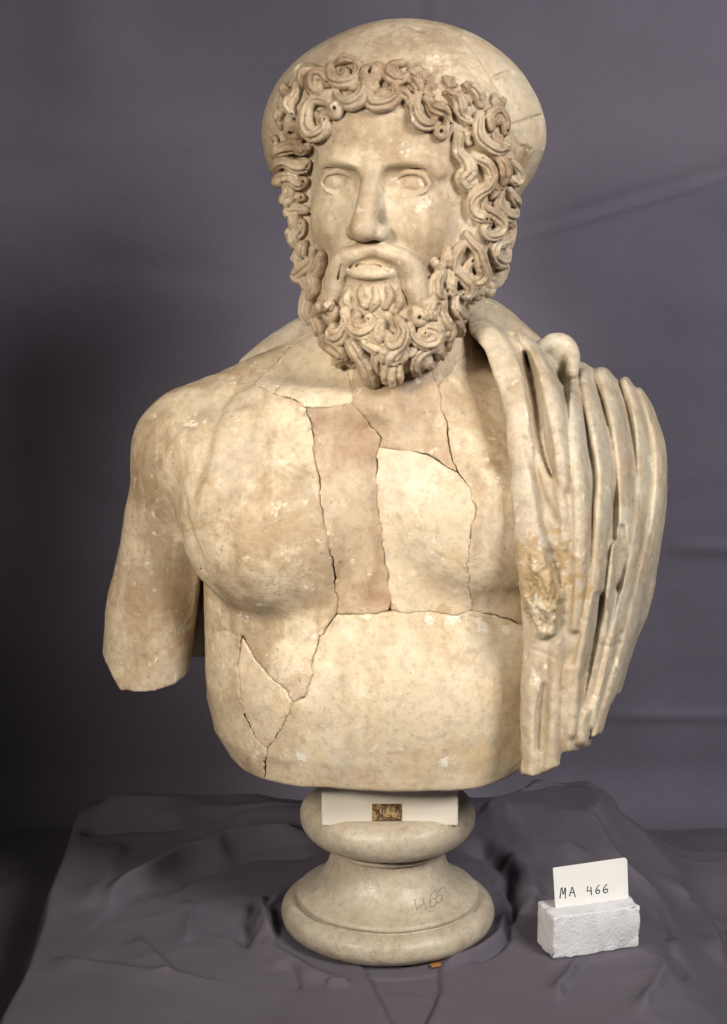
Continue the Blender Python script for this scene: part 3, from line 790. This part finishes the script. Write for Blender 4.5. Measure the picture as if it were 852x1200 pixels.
# beard, centre
lock(BC, [(466, 374), (472, 386), (466, 398), (458, 400), (454, 392)], 9)
lock(BC, [(474, 396), (464, 405), (456, 412), (466, 418)], 10)
lock(BC, [(470, 414), (460, 422), (460, 434), (466, 440)], 10.5)
lock(BC, [(446, 376), (444, 388), (450, 397)], 8.5)
lock(BC, [(421, 368), (417, 380), (428, 386), (438, 380), (434, 370)], 8.5)
lock(BC, [(424, 388), (432, 398), (444, 402), (450, 408)], 8.5)
lock(BC, [(414, 396), (422, 409), (431, 422), (438, 437)], 9.5, taper=(.6, .9))
lock(BC, [(446, 406), (444, 420), (447, 430)], 8)
# beard, left of the mouth
lock(BC, [(408, 364), (412, 378), (406, 391), (396, 391), (396, 382)], 9)
snail(BC, (391, 367), 13, 1.2, 1.0)
lock(BC, [(378, 402), (390, 398), (402, 403), (408, 412)], 11)
lock(BC, [(386, 418), (397, 421), (404, 416)], 8)
lock(BC, [(360, 284), (358, 294), (361, 303)], 6.5)
lock(BC, [(371, 290), (370, 306), (360, 315), (356, 327), (361, 341)], 8)
lock(BC, [(381, 296), (381, 313), (374, 325), (375, 338), (369, 348)], 8.5)
lock(BC, [(357, 344), (359, 358), (362, 370), (368, 380), (372, 392)], 8.5)
lock(BC, [(379, 356), (378, 370), (383, 384), (378, 394)], 9)
lock(BC, [(368, 346), (369, 362), (372, 374)], 8)
lock(BC, [(388, 352), (382, 358)], 6)


# smaller filler curls where the traced ones leave the mass bare
HAIRPX = [[(332, 100), (360, 84), (400, 72), (440, 76), (480, 72), (520, 84), (560, 96), (592, 120), (600, 160), (606, 200), (606, 260), (604, 310), (590, 345), (566, 368), (556, 330), (562, 280), (548, 230), (536, 190), (520, 160), (490, 130), (440, 124), (400, 140), (368, 165), (360, 200), (360, 260), (352, 300), (356, 345), (340, 300), (328, 250), (324, 200), (322, 150)],
          [(358, 290), (376, 300), (372, 340), (385, 362), (410, 370), (440, 374), (470, 370), (498, 366), (506, 340), (506, 310), (530, 290), (556, 280), (562, 320), (558, 360), (550, 395), (530, 418), (500, 440), (460, 440), (430, 430), (400, 420), (376, 395), (360, 360), (354, 320)]]
for kind, poly in ((HC, HAIRPX[0]), (BC, HAIRPX[1])):
    pa = np.array(poly, float); rnd = random.Random(3); lo_, hi_ = pa.min(0), pa.max(0); made = 0
    for it in range(2600):
        x, y = rnd.uniform(lo_[0], hi_[0]), rnd.uniform(lo_[1], hi_[1])
        if poly_sd(np.array([x]), np.array([y]), pa)[0] > -3: continue
        pp = np.array(PATHPX)
        if np.hypot(pp[:, 0] - x, pp[:, 1] - y).min() < 11: continue
        a = rnd.uniform(0, 6.28); s_ = rnd.choice((-1, 1)); rr = rnd.uniform(4.5, 6.5)
        lock(kind, [(x + rr * math.cos(a + s_ * q), y + rr * math.sin(a + s_ * q)) for q in (0, 1.1, 2.2, 3.3, 4.2)], rnd.uniform(5, 6.5), .30, g=.15, scale=1.0)
        made += 1
        if made > 40: break
for kind, prim in CURLS: Hd.add(prim, .0005)
for prim in DRILL: Hd.sub(prim, .0012)
# drilled channels between hair and cheek
for pts, r_ in [([(364, 172), (362, 200), (362, 230), (362, 258), (360, 284)], [1.5, 3.2, 3.6, 3.2, 1.5]), ([(528, 152), (537, 182), (543, 210), (551, 236), (557, 262), (561, 284)], [1.5, 3, 3.4, 3.4, 3, 1.5]), ([(563, 292), (567, 312), (567, 330)], [2, 3.6, 2.5]),
                ([(388, 166), (400, 146), (420, 132), (445, 131), (470, 134)], [1, 1.6, 1.6, 1.6, 1]), ([(352, 300), (355, 326), (356, 346)], [2, 3.5, 2])]:
    Hd.sub(chain([w2h(hit(H2_BVH, x, y, -.03)[0] + hit(H2_BVH, x, y, -.03)[1] * .0012) for x, y in pts], np.array(r_) * PXH, 3), .0012)
HH = .00098
a, b = sample(Hd, (-.145, -.13, -.20), (.15, .15, .15), HH)
v, q = nets(a, b, HH); v = relax(v, q, 1, .25)
# which curl each vertex belongs to
vid = np.full(len(v), -1, np.int32); vb = np.full(len(v), .0011, np.float32); v32 = v.astype(np.float32)
for ci, (kind, (f, lo_, hi_)) in enumerate(CURLS):
    m = np.nonzero(((v32 >= lo_ - .002) & (v32 <= hi_ + .002)).all(1))[0]
    if not len(m): continue
    d = f(v32[m]); k = d < vb[m]; vb[m[k]] = d[k]; vid[m[k]] = ci
n = normals(v, q)
PC = w2h(hit(H_BVH, 520, 95)[0]); w = np.exp(-(((v - PC) / np.array([.036, .03, .030])) ** 2).sum(1))   # worn, pitted patch above the forehead
hairw = (vid >= 0) * .8
d = vnoise(v, .03, 80) * .0006 + vnoise(v, .010, 81) * .00025 + w * (fbm(v, .009, 83, 4) * .0036) + hairw * (vnoise(v, .006, 85) * .0004 + vnoise(v, .003, 86) * .0003)
v = h2w(v + n * d[:, None]); n = normals(v, q)
fid = np.median(np.sort(vid[q], 1)[:, 1:3], axis=1).astype(np.int32); fid = np.where((vid[q] == fid[:, None]).any(1), fid, vid[q[:, 0]])
cnt = np.bincount(fid + 1, minlength=len(CURLS) + 1); fid[cnt[fid + 1] <= 60] = -1
def piece(name, sel, mat, parent):
    qq = q[sel]; u, inv = np.unique(qq, return_inverse=True)
    o = link(name, v[u], inv.reshape(qq.shape).astype(np.int32), mat, parent)
    o.data.normals_split_custom_set_from_vertices(n[u].astype(np.float32)); return o
fpx, fpy = project(v[q].mean(1)); fr = n[q].mean(1)[:, 1] < .35
CROWN = [([(545, 20), (543, 44), (560, 66), (577, 92), (592, 120), (599, 150), (606, 168), (622, 176), (680, 178), (680, 20)], 'pale', 'smooth pale restored piece of the crown'), ([(606, 168), (622, 176), (680, 178), (680, 290), (612, 262), (604, 240), (603, 200)], 'hair', 'brownish lower piece of the crown')]
for ci, (pl_, mt, lb) in enumerate(CROWN):
    m = (fid == -1) & fr & (poly_sd(fpx, fpy, np.array(pl_, float)) < 0); fid[m] = -2 - ci
head = piece('head', fid == -1, MAT['head'], bust)
for ci, (pl_, mt, lb) in enumerate(CROWN):
    if (fid == -2 - ci).sum() > 60: piece('stone_fragment', fid == -2 - ci, MAT[mt], head)['label'] = lb
    else: print('small crown piece')
for ci, (kind, prim) in enumerate(CURLS):
    sel = fid == ci
    if sel.any(): piece(kind, sel, MAT['hair'], head)

# ================================================================== socle
SECT = [[(.0, .0), (.088, .0)], [(.0883, .0001), (.0945, .0018), (.1000, .0055), (.1040, .0110), (.1052, .0170), (.1035, .0240), (.0985, .0290), (.0925, .0312), (.0895, .0315)], [(.0892, .0317), (.0886, .0322), (.0884, .0330)],
        [(.0886, .0332), (.0900, .0345), (.0903, .0362), (.0895, .0382), (.0880, .0392)], [(.0876, .0394), (.0800, .0425), (.0710, .0485), (.0640, .0565), (.0590, .0660), (.0560, .0760), (.0548, .0850)], [(.0550, .0853), (.0580, .0856)],
        [(.0582, .0858), (.0602, .0868), (.0607, .0885), (.0600, .0902), (.0582, .0910)], [(.0580, .0912), (.0580, .0932)], [(.0583, .0934), (.0680, .0950), (.0775, .1000), (.0835, .1075), (.0858, .1160), (.0845, .1245), (.0800, .1305), (.0735, .1338)], [(.0730, .1340), (.0, .1345)]]
pr = np.vstack([catmull(np.array(c_), 2 if len(c_) == 2 else 6 * len(c_)) for c_ in SECT]); pr[:, 0] = np.maximum(pr[:, 0], 1e-5)
SEG = 128; th = np.linspace(0, 2 * math.pi, SEG, endpoint=False)
v = np.stack([BASE[0] + pr[:, 0:1] * np.cos(th), pr[:, 0:1] * np.sin(th), np.repeat(pr[:, 1:2], SEG, 1)], -1).reshape(-1, 3)
i, j = np.meshgrid(np.arange(len(pr) - 1), np.arange(SEG), indexing='ij'); i = i.ravel(); j = j.ravel(); k = (j + 1) % SEG
q = np.stack([i * SEG + j, i * SEG + k, (i + 1) * SEG + k, (i + 1) * SEG + j], 1)
n = v - np.array([BASE[0], 0, .06]); n /= np.linalg.norm(n, axis=1, keepdims=True)
v = v + n * (vnoise(v, .03, 90) * .0007 + vnoise(v, .009, 91) * .0003)[:, None]
socle = link('socle', v, q, MAT['socle'], bust); S_BVH = bvh_of(v, q)
def rbox(name, lo, hi, mat, parent, bev=.002, sub=1, noise=0.0, frame=None, origin=(0, 0, 0), smooth=False, cuts=0):
    import bmesh
    bm = bmesh.new(); bmesh.ops.create_cube(bm, size=1)
    for w in bm.verts: w.co = Vector([lo[a] + (w.co[a] + .5) * (hi[a] - lo[a]) for a in range(3)])
    if bev: bmesh.ops.bevel(bm, geom=bm.edges[:] + bm.verts[:], offset=bev, segments=sub, profile=.5, affect='EDGES')
    if cuts:
        bmesh.ops.triangulate(bm, faces=bm.faces[:])
        for c in range(cuts): bmesh.ops.subdivide_edges(bm, edges=[e for e in bm.edges if e.calc_length() > .004], cuts=1, use_grid_fill=False)
        bmesh.ops.triangulate(bm, faces=bm.faces[:])
    bm.verts.ensure_lookup_table(); bm.normal_update()
    V = np.array([w.co[:] for w in bm.verts]); N = np.array([w.normal[:] for w in bm.verts]); F = [tuple(x.index for x in f.verts) for f in bm.faces]; bm.free()
    if noise: V = V + N * (vnoise(V, .006, 5) * noise + vnoise(V, .0025, 6) * noise * .7)[:, None]
    if frame is not None: V = V @ frame[0].T + frame[1]
    return link(name, V, F, mat, parent, smooth, origin)
PLAST = solid('white_plaster', (.56, .52, .455), .75, (120, .2, .001))
YB_ = -.060
rbox('mounting_block', (-.0395, YB_, .1290), (.0895, .055, .186), PLAST, socle, .0015, 2)
M = NT('tarnished_label')
nz = M.noise(220, 5, .7, dist=.6)
M.l(M.ramp(nz, [(.36, (.022, .012, .008)), (.5, (.085, .045, .022)), (.64, (.36, .24, .10)), (.74, (.50, .42, .25))]), M.b.inputs['Base Color']); M.b.inputs['Roughness'].default_value = .5
l0 = at_y(436, 963, YB_ - .0006); l1 = at_y(471, 942, YB_ - .0006)
rbox('inventory_label', (l0[0], YB_ - .0009, l0[2]), (l1[0], YB_ - .0001, l1[2]), M.m, socle, .0002)

def strokes(name, lists, rad, mat, parent, proj, origin=(0, 0, 0)):
    V, F = [], []
    for pts in lists:
        pc = catmull(np.array(pts, float), max(6, 4 * len(pts)))
        P, N = zip(*[proj(x, y) for x, y in pc]); P = np.array(P); N = np.array(N)
        v_, f_ = tube(P, N, np.full(len(P), rad), 6, 0, 0, 0) if False else flat_stroke(P, N, rad)
        F += [tuple(i + len(V) for i in f) for f in f_]; V += [tuple(p) for p in v_]
    return link(name, np.array(V), F, mat, parent, True, origin)
def flat_stroke(P, N, w):
    """a thin raised ribbon of ink: 6-sided section, 0.12 mm proud"""
    T_ = np.gradient(P, axis=0); T_ /= np.linalg.norm(T_, axis=1, keepdims=True) + 1e-12
    P = np.vstack([P[:1] - T_[:1] * w * .5, P, P[-1:] + T_[-1:] * w * .5]); T_ = np.vstack([T_[:1], T_, T_[-1:]]); N = np.vstack([N[:1], N, N[-1:]])
    B = np.cross(T_, N); B /= np.linalg.norm(B, axis=1, keepdims=True)
    n = len(P); ww = np.full(n, w); ww[0] = ww[-1] = w * .45
    ww = (ww * (1 + .15 * np.sin(np.arange(n) * 1.3)))[:, None]
    rows = [P - B * ww - N * .0001, P - B * ww * .8 + N * .00012, P + B * ww * .8 + N * .00012, P + B * ww - N * .0001]
    V = np.stack(rows, 1).reshape(-1, 3); F = []
    for i in range(n - 1):
        for j in range(4):
            k = (j + 1) % 4; F.append((i * 4 + j, i * 4 + k, i * 4 + 4 + k, i * 4 + 4 + j))
    F += [(0, 3, 2, 1), (n * 4 - 4, n * 4 - 3, n * 4 - 2, n * 4 - 1)]
    return V, F
PENCIL = solid('pencil_grey', (.17, .15, .13), .7); INK = solid('black_ink', (.012, .012, .015), .45)
def on_socle(x, y):
    return hit(S_BVH, x, y)
SIX1 = [(511, 1042), (506, 1047), (503.5, 1055), (505, 1062), (509.5, 1062), (511, 1055), (507, 1053), (504, 1057)]
SIX2 = [(518, 1040), (513, 1045), (510.5, 1052), (512.5, 1058), (517, 1056), (518, 1050), (514, 1049), (511, 1053)]
strokes('pencilled_number', [[(486, 1054), (487, 1060), (488.5, 1067)], [(488, 1066), (493, 1062), (497, 1059)], [(495.5, 1052), (497.5, 1060), (499.5, 1067)], SIX1, SIX2], .00042, PENCIL, socle, on_socle)
def on_block(x, y): return at_y(x, y, YB_ - .001), np.array([0, -1., 0])
strokes('label_number', [[(446.5, 948), (446, 953), (450, 953)], [(449.8, 949), (450, 957)], [(456, 948), (453.5, 952), (454, 957), (457, 956), (456.5, 953), (454, 953.5)], [(463, 948), (460.5, 952), (461, 957), (464, 956), (463.5, 953), (461, 953.5)]], .00045,
        solid('faded_label_ink', (.42, .33, .18), .6), socle, on_block)

# ================================================================== foam block and card
def cloth_z(x, y): return 0.002
fa = at_z(648, 1125, .002); fb = at_z(749, 1110, .002)
e1 = fb - fa; flen = np.linalg.norm(e1); e1 /= flen; e2 = np.array([-e1[1], e1[0], 0]); FR = np.stack([e1, e2, np.array([0, 0, 1.])], 1)
M = NT('white_foam')
vo = M.n('ShaderNodeTexVoronoi'); vo.inputs['Scale'].default_value = 420; M.l(M.pos(), vo.inputs['Vector'])
M.l(M.ramp(M.noise(60, 4, .6), [(.3, (.46, .46, .49)), (.7, (.53, .53, .55))]), M.b.inputs['Base Color']); M.b.inputs['Roughness'].default_value = .95
M.b.inputs['Specular IOR Level'].default_value = .1; M.b.inputs['Subsurface Weight'].default_value = .25; M.b.inputs['Subsurface Radius'].default_value = (1, 1, 1); M.b.inputs['Subsurface Scale'].default_value = .006
M.l(M.bump(vo.outputs['Distance'], .5, .0012), M.b.inputs['Normal'])
foam = rbox('foam_block', (0, 0, 0), (flen, .040, .043), M.m, None, .0020, 3, .0008, (FR, fa), fa, True, 4)
tag(foam, 'small white foam block holding the handwritten card on the dark cloth', 'foam block')
CARD = solid('white_card', (.62, .62, .61), .55)
cd = .017; cp = fa + e2 * cd; cn = -e2                      # card plane
lean = R(3)
cup = np.array([0, 0, 1.]) * math.cos(lean) + e2 * math.sin(lean); cn = -e2 * math.cos(lean) + np.array([0, 0, 1.]) * math.sin(lean)
def on_card(x, y):
    d = ray(x, y); t = ((cp - CAM) @ cn) / (d @ cn); return CAM + d * t, cn
def c2(x, y):
    p = on_card(x, y)[0] - cp; return p @ e1, p @ cup
TLc, TRc = c2(648, 1017), c2(735, 1004.5); bl = c2(652, 1078)[0]; br = c2(737, 1064)[0]
zb = .026
rc = .004
out = [(bl, zb), (br, zb)] + [(TRc[0] - rc + rc * math.cos(a), TRc[1] - rc + rc * math.sin(a)) for a in np.linspace(0, math.pi / 2, 6)] + [TLc]
V = [cp + e1 * x + cup * z + cn * s for s in (.00025, -.00025) for x, z in out]; m = len(out)
F = [tuple(range(m)), tuple(range(2 * m - 1, m - 1, -1))] + [(i, m + i, m + (i + 1) % m, (i + 1) % m) for i in range(m)]
card = link('label_card', V, F, CARD, None, False, tuple(cp))
tag(card, 'white card with handwritten black inventory number standing upright in the foam block', 'card')
strokes('handwriting', [[(656, 1052.5), (658, 1040), (660, 1048), (662.3, 1040), (662.5, 1052.5)], [(667.3, 1050), (669, 1044), (670.5, 1039.5), (672, 1044), (674, 1051)], [(668, 1046.4), (672.8, 1045.6)],
    [(688.8, 1038.5), (688.2, 1044), (692.8, 1043.2)], [(692.3, 1039.5), (693.2, 1048.8)],
    [(702, 1037), (699.2, 1040.5), (698, 1044.5), (699.8, 1047.2), (702.4, 1045.4), (701.6, 1042.6), (698.6, 1044)],
    [(711.2, 1036.2), (708, 1039.8), (706.8, 1043.6), (708.8, 1046.3), (711.8, 1044.2), (711, 1041.6), (707.6, 1043)]], .00058, INK, card, lambda x, y: (on_card(x, y)[0] + cn * .0003, cn))

wq = at_z(511, 1131, .003)
chip_o = rbox('orange_chip', (-.0055, -.003, 0), (.0055, .003, .0032), solid('orange_brown', (.24, .10, .03), .6, (200, .4, .001)), None, .0012, 2, .0006, (np.array([[.92, -.39, 0], [.39, .92, 0], [0, 0, 1.]]), wq - np.array([0, -.003, .003])), tuple(wq), True)
tag(chip_o, 'tiny orange brown chip tucked under the front rim of the socle', 'chip')
# ================================================================== cloth over the stand
HC_ = .0026
gx = np.arange(-.66, .70, HC_); gy = np.arange(-.46, .44, HC_)
X, Y = np.meshgrid(gx, gy, indexing='ij'); XY = np.stack([X.ravel(), Y.ravel(), np.zeros(X.size)], 1)
XYW = XY[:, :2] + np.stack([fbm(XY, .06, 51, 3), fbm(XY, .06, 57, 3)], 1) * .007
def seg_dist(pts):
    d = np.full(len(XY), 9.); tt = np.zeros(len(XY)); sg = np.zeros(len(XY)); n = len(pts) - 1
    for i in range(n):
        a, b = pts[i], pts[i + 1]; e = b - a; w = XYW - a
        t = np.clip(w @ e / (e @ e), 0, 1); r = w - t[:, None] * e; k = np.sqrt((r * r).sum(1))
        m = k < d; d[m] = k[m]; tt[m] = (i + t[m]) / n; sg[m] = np.sign(e[0] * w[m, 1] - e[1] * w[m, 0])
    return d, tt, sg
def sstep(x, a, b): t = np.clip((x - a) / (b - a), 0, 1); return t * t * (3 - 2 * t)
xw = XY[:, 0] + vnoise(XY, .09, 1) * .006; yw = XY[:, 1] + vnoise(XY, .09, 2) * .006
mr = at_z(655, 962, 0); ml = at_z(215, 962, 0); mm2 = at_z(470, 955, 0)
MOUND = .040 * np.exp(-(((XY[:, 0] - mr[0]) / .085) ** 2 + ((XY[:, 1] - mr[1]) / .06) ** 2)) + .020 * np.exp(-(((XY[:, 0] - ml[0]) / .13) ** 2 + ((XY[:, 1] - ml[1]) / .035) ** 2)) + .015 * np.exp(-(((XY[:, 0] - mm2[0]) / .12) ** 2 + ((XY[:, 1] - mm2[1]) / .04) ** 2))
drop = np.maximum(sstep(-xw, .318 + .02 * sstep(-XY[:, 1], 0, .2) * 0, .350), np.maximum(sstep(xw, .255, .40) * .9, sstep(yw, .325, .365)))
Zc = -.080 * drop + MOUND * (1 + .35 * vnoise(XY, .05, 33))
def pz(pts): return catmull(np.array([at_z(x, y, .0)[:2] for x, y in pts]), 6 * len(pts))
RIDGES = [  # photo polyline, width, height (negative = furrow)
    ([(380, 985), (300, 992), (240, 1008), (178, 1032), (120, 1075)], .014, .015), ([(375, 1000), (290, 1010), (235, 1028), (180, 1054)], .012, -.007),
    ([(96, 978), (150, 972), (220, 968), (352, 952)], .007, -.014), ([(110, 962), (200, 955), (330, 940)], .010, .008),
    ([(222, 1056), (220, 1080), (215, 1108)], .006, .003), ([(300, 1050), (297, 1080), (301, 1112)], .006, -.007), ([(309, 1055), (309, 1082), (318, 1105)], .006, .007),
    ([(352, 1040), (322, 1062), (313, 1090), (330, 1118), (362, 1138), (395, 1146)], .007, .005), ([(160, 1100), (190, 1130), (195, 1150)], .010, .003),
    ([(332, 1126), (350, 1145), (352, 1160)], .005, -.003), ([(380, 1150), (405, 1152)], .005, .004),
    ([(610, 948), (650, 938), (700, 940), (735, 944)], .012, .010), ([(610, 956), (640, 946), (668, 948)], .007, -.010), ([(735, 944), (790, 975), (830, 1020), (850, 1080)], .014, .008),
    ([(575, 965), (600, 985), (640, 1000), (690, 1005)], .014, .010), ([(560, 985), (588, 1010), (592, 1045), (604, 1085)], .012, -.012), ([(600, 1000), (618, 1040), (622, 1075)], .012, .007),
    ([(560, 1010), (584, 1040), (592, 1075), (580, 1105), (545, 1130), (522, 1142)], .006, .006), ([(600, 1085), (588, 1110), (560, 1132)], .005, -.006),
    ([(692, 1122), (670, 1145), (648, 1170)], .005, .005), ([(788, 1110), (775, 1150), (750, 1186)], .006, .005), ([(640, 970), (700, 985), (760, 1020), (790, 1060)], .012, .006),
    ([(760, 1040), (790, 1090), (800, 1140)], .012, -.005), ([(60, 1120), (150, 1140), (260, 1150)], .012, .003), ([(820, 1000), (840, 1010), (870, 1016)], .006, -.008),
    ([(690, 930), (760, 950), (820, 1000)], .012, -.006), ([(140, 990), (125, 1030), (110, 1070)], .015, .003)]
for pts, w, h in RIDGES:
    d, t, sg = seg_dist(pz(pts)); fade = sstep(t, 0, .15) * (1 - sstep(t, .8, 1))
    sd_ = d * sg; Zc = Zc + 1.5 * h * np.where(sd_ > 0, np.exp(-(d / (w * .55)) ** 2), np.exp(-(d / (w * 1.5)) ** 1.5)) * (.1 + .9 * fade)
rg = 1 - np.abs(vnoise(XY * np.array([.55, 1, 1]) + np.stack([fbm(XY, .08, 5, 2) * .03] * 2 + [np.zeros(len(XY))], 1), .060, 12)); Zc = Zc + (rg ** 4) * .0012 * sstep(vnoise(XY, .16, 14), -.2, .4)
Zc = Zc + fbm(XY * np.array([1, .6, 1]), .10, 11, 3) * .0028 + fbm(XY * np.array([.7, 1, 1]), .03, 17, 2) * .0004
# bare wedge between two cloth edges in front of the socle
wedge = np.array([at_z(x, y, 0)[:2] for x, y in [(424, 1130), (440, 1163), (460, 1203), (480, 1240), (488, 1240), (499, 1203), (514, 1170), (517, 1162), (516, 1130)]])
sdw = poly_sd(XY[:, 0] + vnoise(XY, .01, 3) * .0008, XY[:, 1], wedge)
Zc = Zc - .0045 * (1 - sstep(sdw, -.0015, .0015)) + .0015 * np.exp(-((sdw - .005) / .005) ** 2)
# the cloth lies under the socle and the foam
rs = np.hypot(XY[:, 0] - BASE[0], XY[:, 1])
Zc = np.minimum(Zc, np.interp(rs, [0, .088, .098, .104, .1075, .112], [-.001, -.001, .003, .008, .014, .08]))
Zc = np.where(rs < .125, np.maximum(Zc, np.interp(rs, [0, .09, .112, .125], [-.001, -.001, -.0012, -.02])), Zc)
qf = (XY - np.array([fa[0], fa[1], 0])) @ FR; inside = np.maximum(np.abs(qf[:, 0] - flen / 2) - flen / 2, np.abs(qf[:, 1] - .02) - .02)
Zc = np.minimum(Zc, np.interp(inside, [-.01, 0, .02], [.0012, .0015, .03]))
wF = 1 - sstep(inside, -.002, .012); Zc = Zc * (1 - wF) + .0012 * wF
nx, ny = X.shape; i, j = np.meshgrid(np.arange(nx - 1), np.arange(ny - 1), indexing='ij'); i = i.ravel(); j = j.ravel()
q = np.stack([i * ny + j, (i + 1) * ny + j, (i + 1) * ny + j + 1, i * ny + j + 1], 1)
CL = cloth_mat('purple_grey_cotton', (.082, .073, .090))
V = XY.copy(); V[:, 2] = Zc
cloth = link('draped_cloth', V, q, CL, None)
tag(cloth, 'dark purple grey cotton cloth draped in folds over the stand under the socle', 'cloth')
# ------------------------------------------------------------------ backdrop
s = np.arange(0, 1.75, .005); gx = np.arange(-1.15, 1.15, .005)
Xb, Sb = np.meshgrid(gx, s, indexing='ij')
rad = .07; arc = rad * math.pi / 2
run = .10
def prof(u):   # from the front edge on the floor, round the bend, up the wall
    y = np.where(u < run, .40 - .05 + u * 0 + u, np.where(u < run + arc, .45 + rad * np.sin((u - run) / rad), .45 + rad))
    z = np.where(u < run, 0, np.where(u < run + arc, rad - rad * np.cos((u - run) / rad), rad + u - run - arc))
    return y, z - .090
yb, zb_ = prof(Sb.ravel())
B3 = np.stack([Xb.ravel(), yb, zb_], 1)
Q = np.stack([B3[:, 0], np.zeros(len(B3)), B3[:, 2]], 1)
amp = sstep(B3[:, 2], -.12, .05)
dy = fbm(Q * np.array([1, 1, .55]), .32, 21, 3) * .014 + fbm(Q * np.array([.55, 1, 1]), .08, 25, 2) * .0016
def wl(p0, p1, w, h):
    a = at_y(*p0, .52)[[0, 2]]; b = at_y(*p1, .52)[[0, 2]]; e = b - a; wv = Q[:, [0, 2]] - a; t = np.clip(wv @ e / (e @ e), 0, 1)
    r = wv - t[:, None] * e; return h * np.exp(-((r * r).sum(1)) / w ** 2) * np.sin(np.pi * np.clip(t, .02, .98)) ** .5
for p0, p1, w, h in [((596, 283), (900, 192), .0055, -.007), ((600, 276), (900, 186), .010, .005), ((780, 640), (900, 642), .01, -.004), ((700, 835), (900, 842), .008, -.004), ((512, -40), (508, 30), .008, -.004), ((60, 300), (300, 330), .02, .003), ((20, 560), (150, 600), .02, .003), ((30, 180), (280, 150), .02, -.003), ((690, 640), (860, 560), .02, .003)]:
    dy = dy + wl(p0, p1, w, h)
B3[:, 1] += dy * amp
nx, ny = Xb.shape; i, j = np.meshgrid(np.arange(nx - 1), np.arange(ny - 1), indexing='ij'); i = i.ravel(); j = j.ravel()
q = np.stack([i * ny + j, (i + 1) * ny + j, (i + 1) * ny + j + 1, i * ny + j + 1], 1)
bd = link('backdrop', B3, q, cloth_mat('purple_grey_backdrop', (.100, .090, .117), False), None)
tag(bd, 'plain purple grey cloth backdrop hanging behind the bust', 'backdrop', kind='structure')
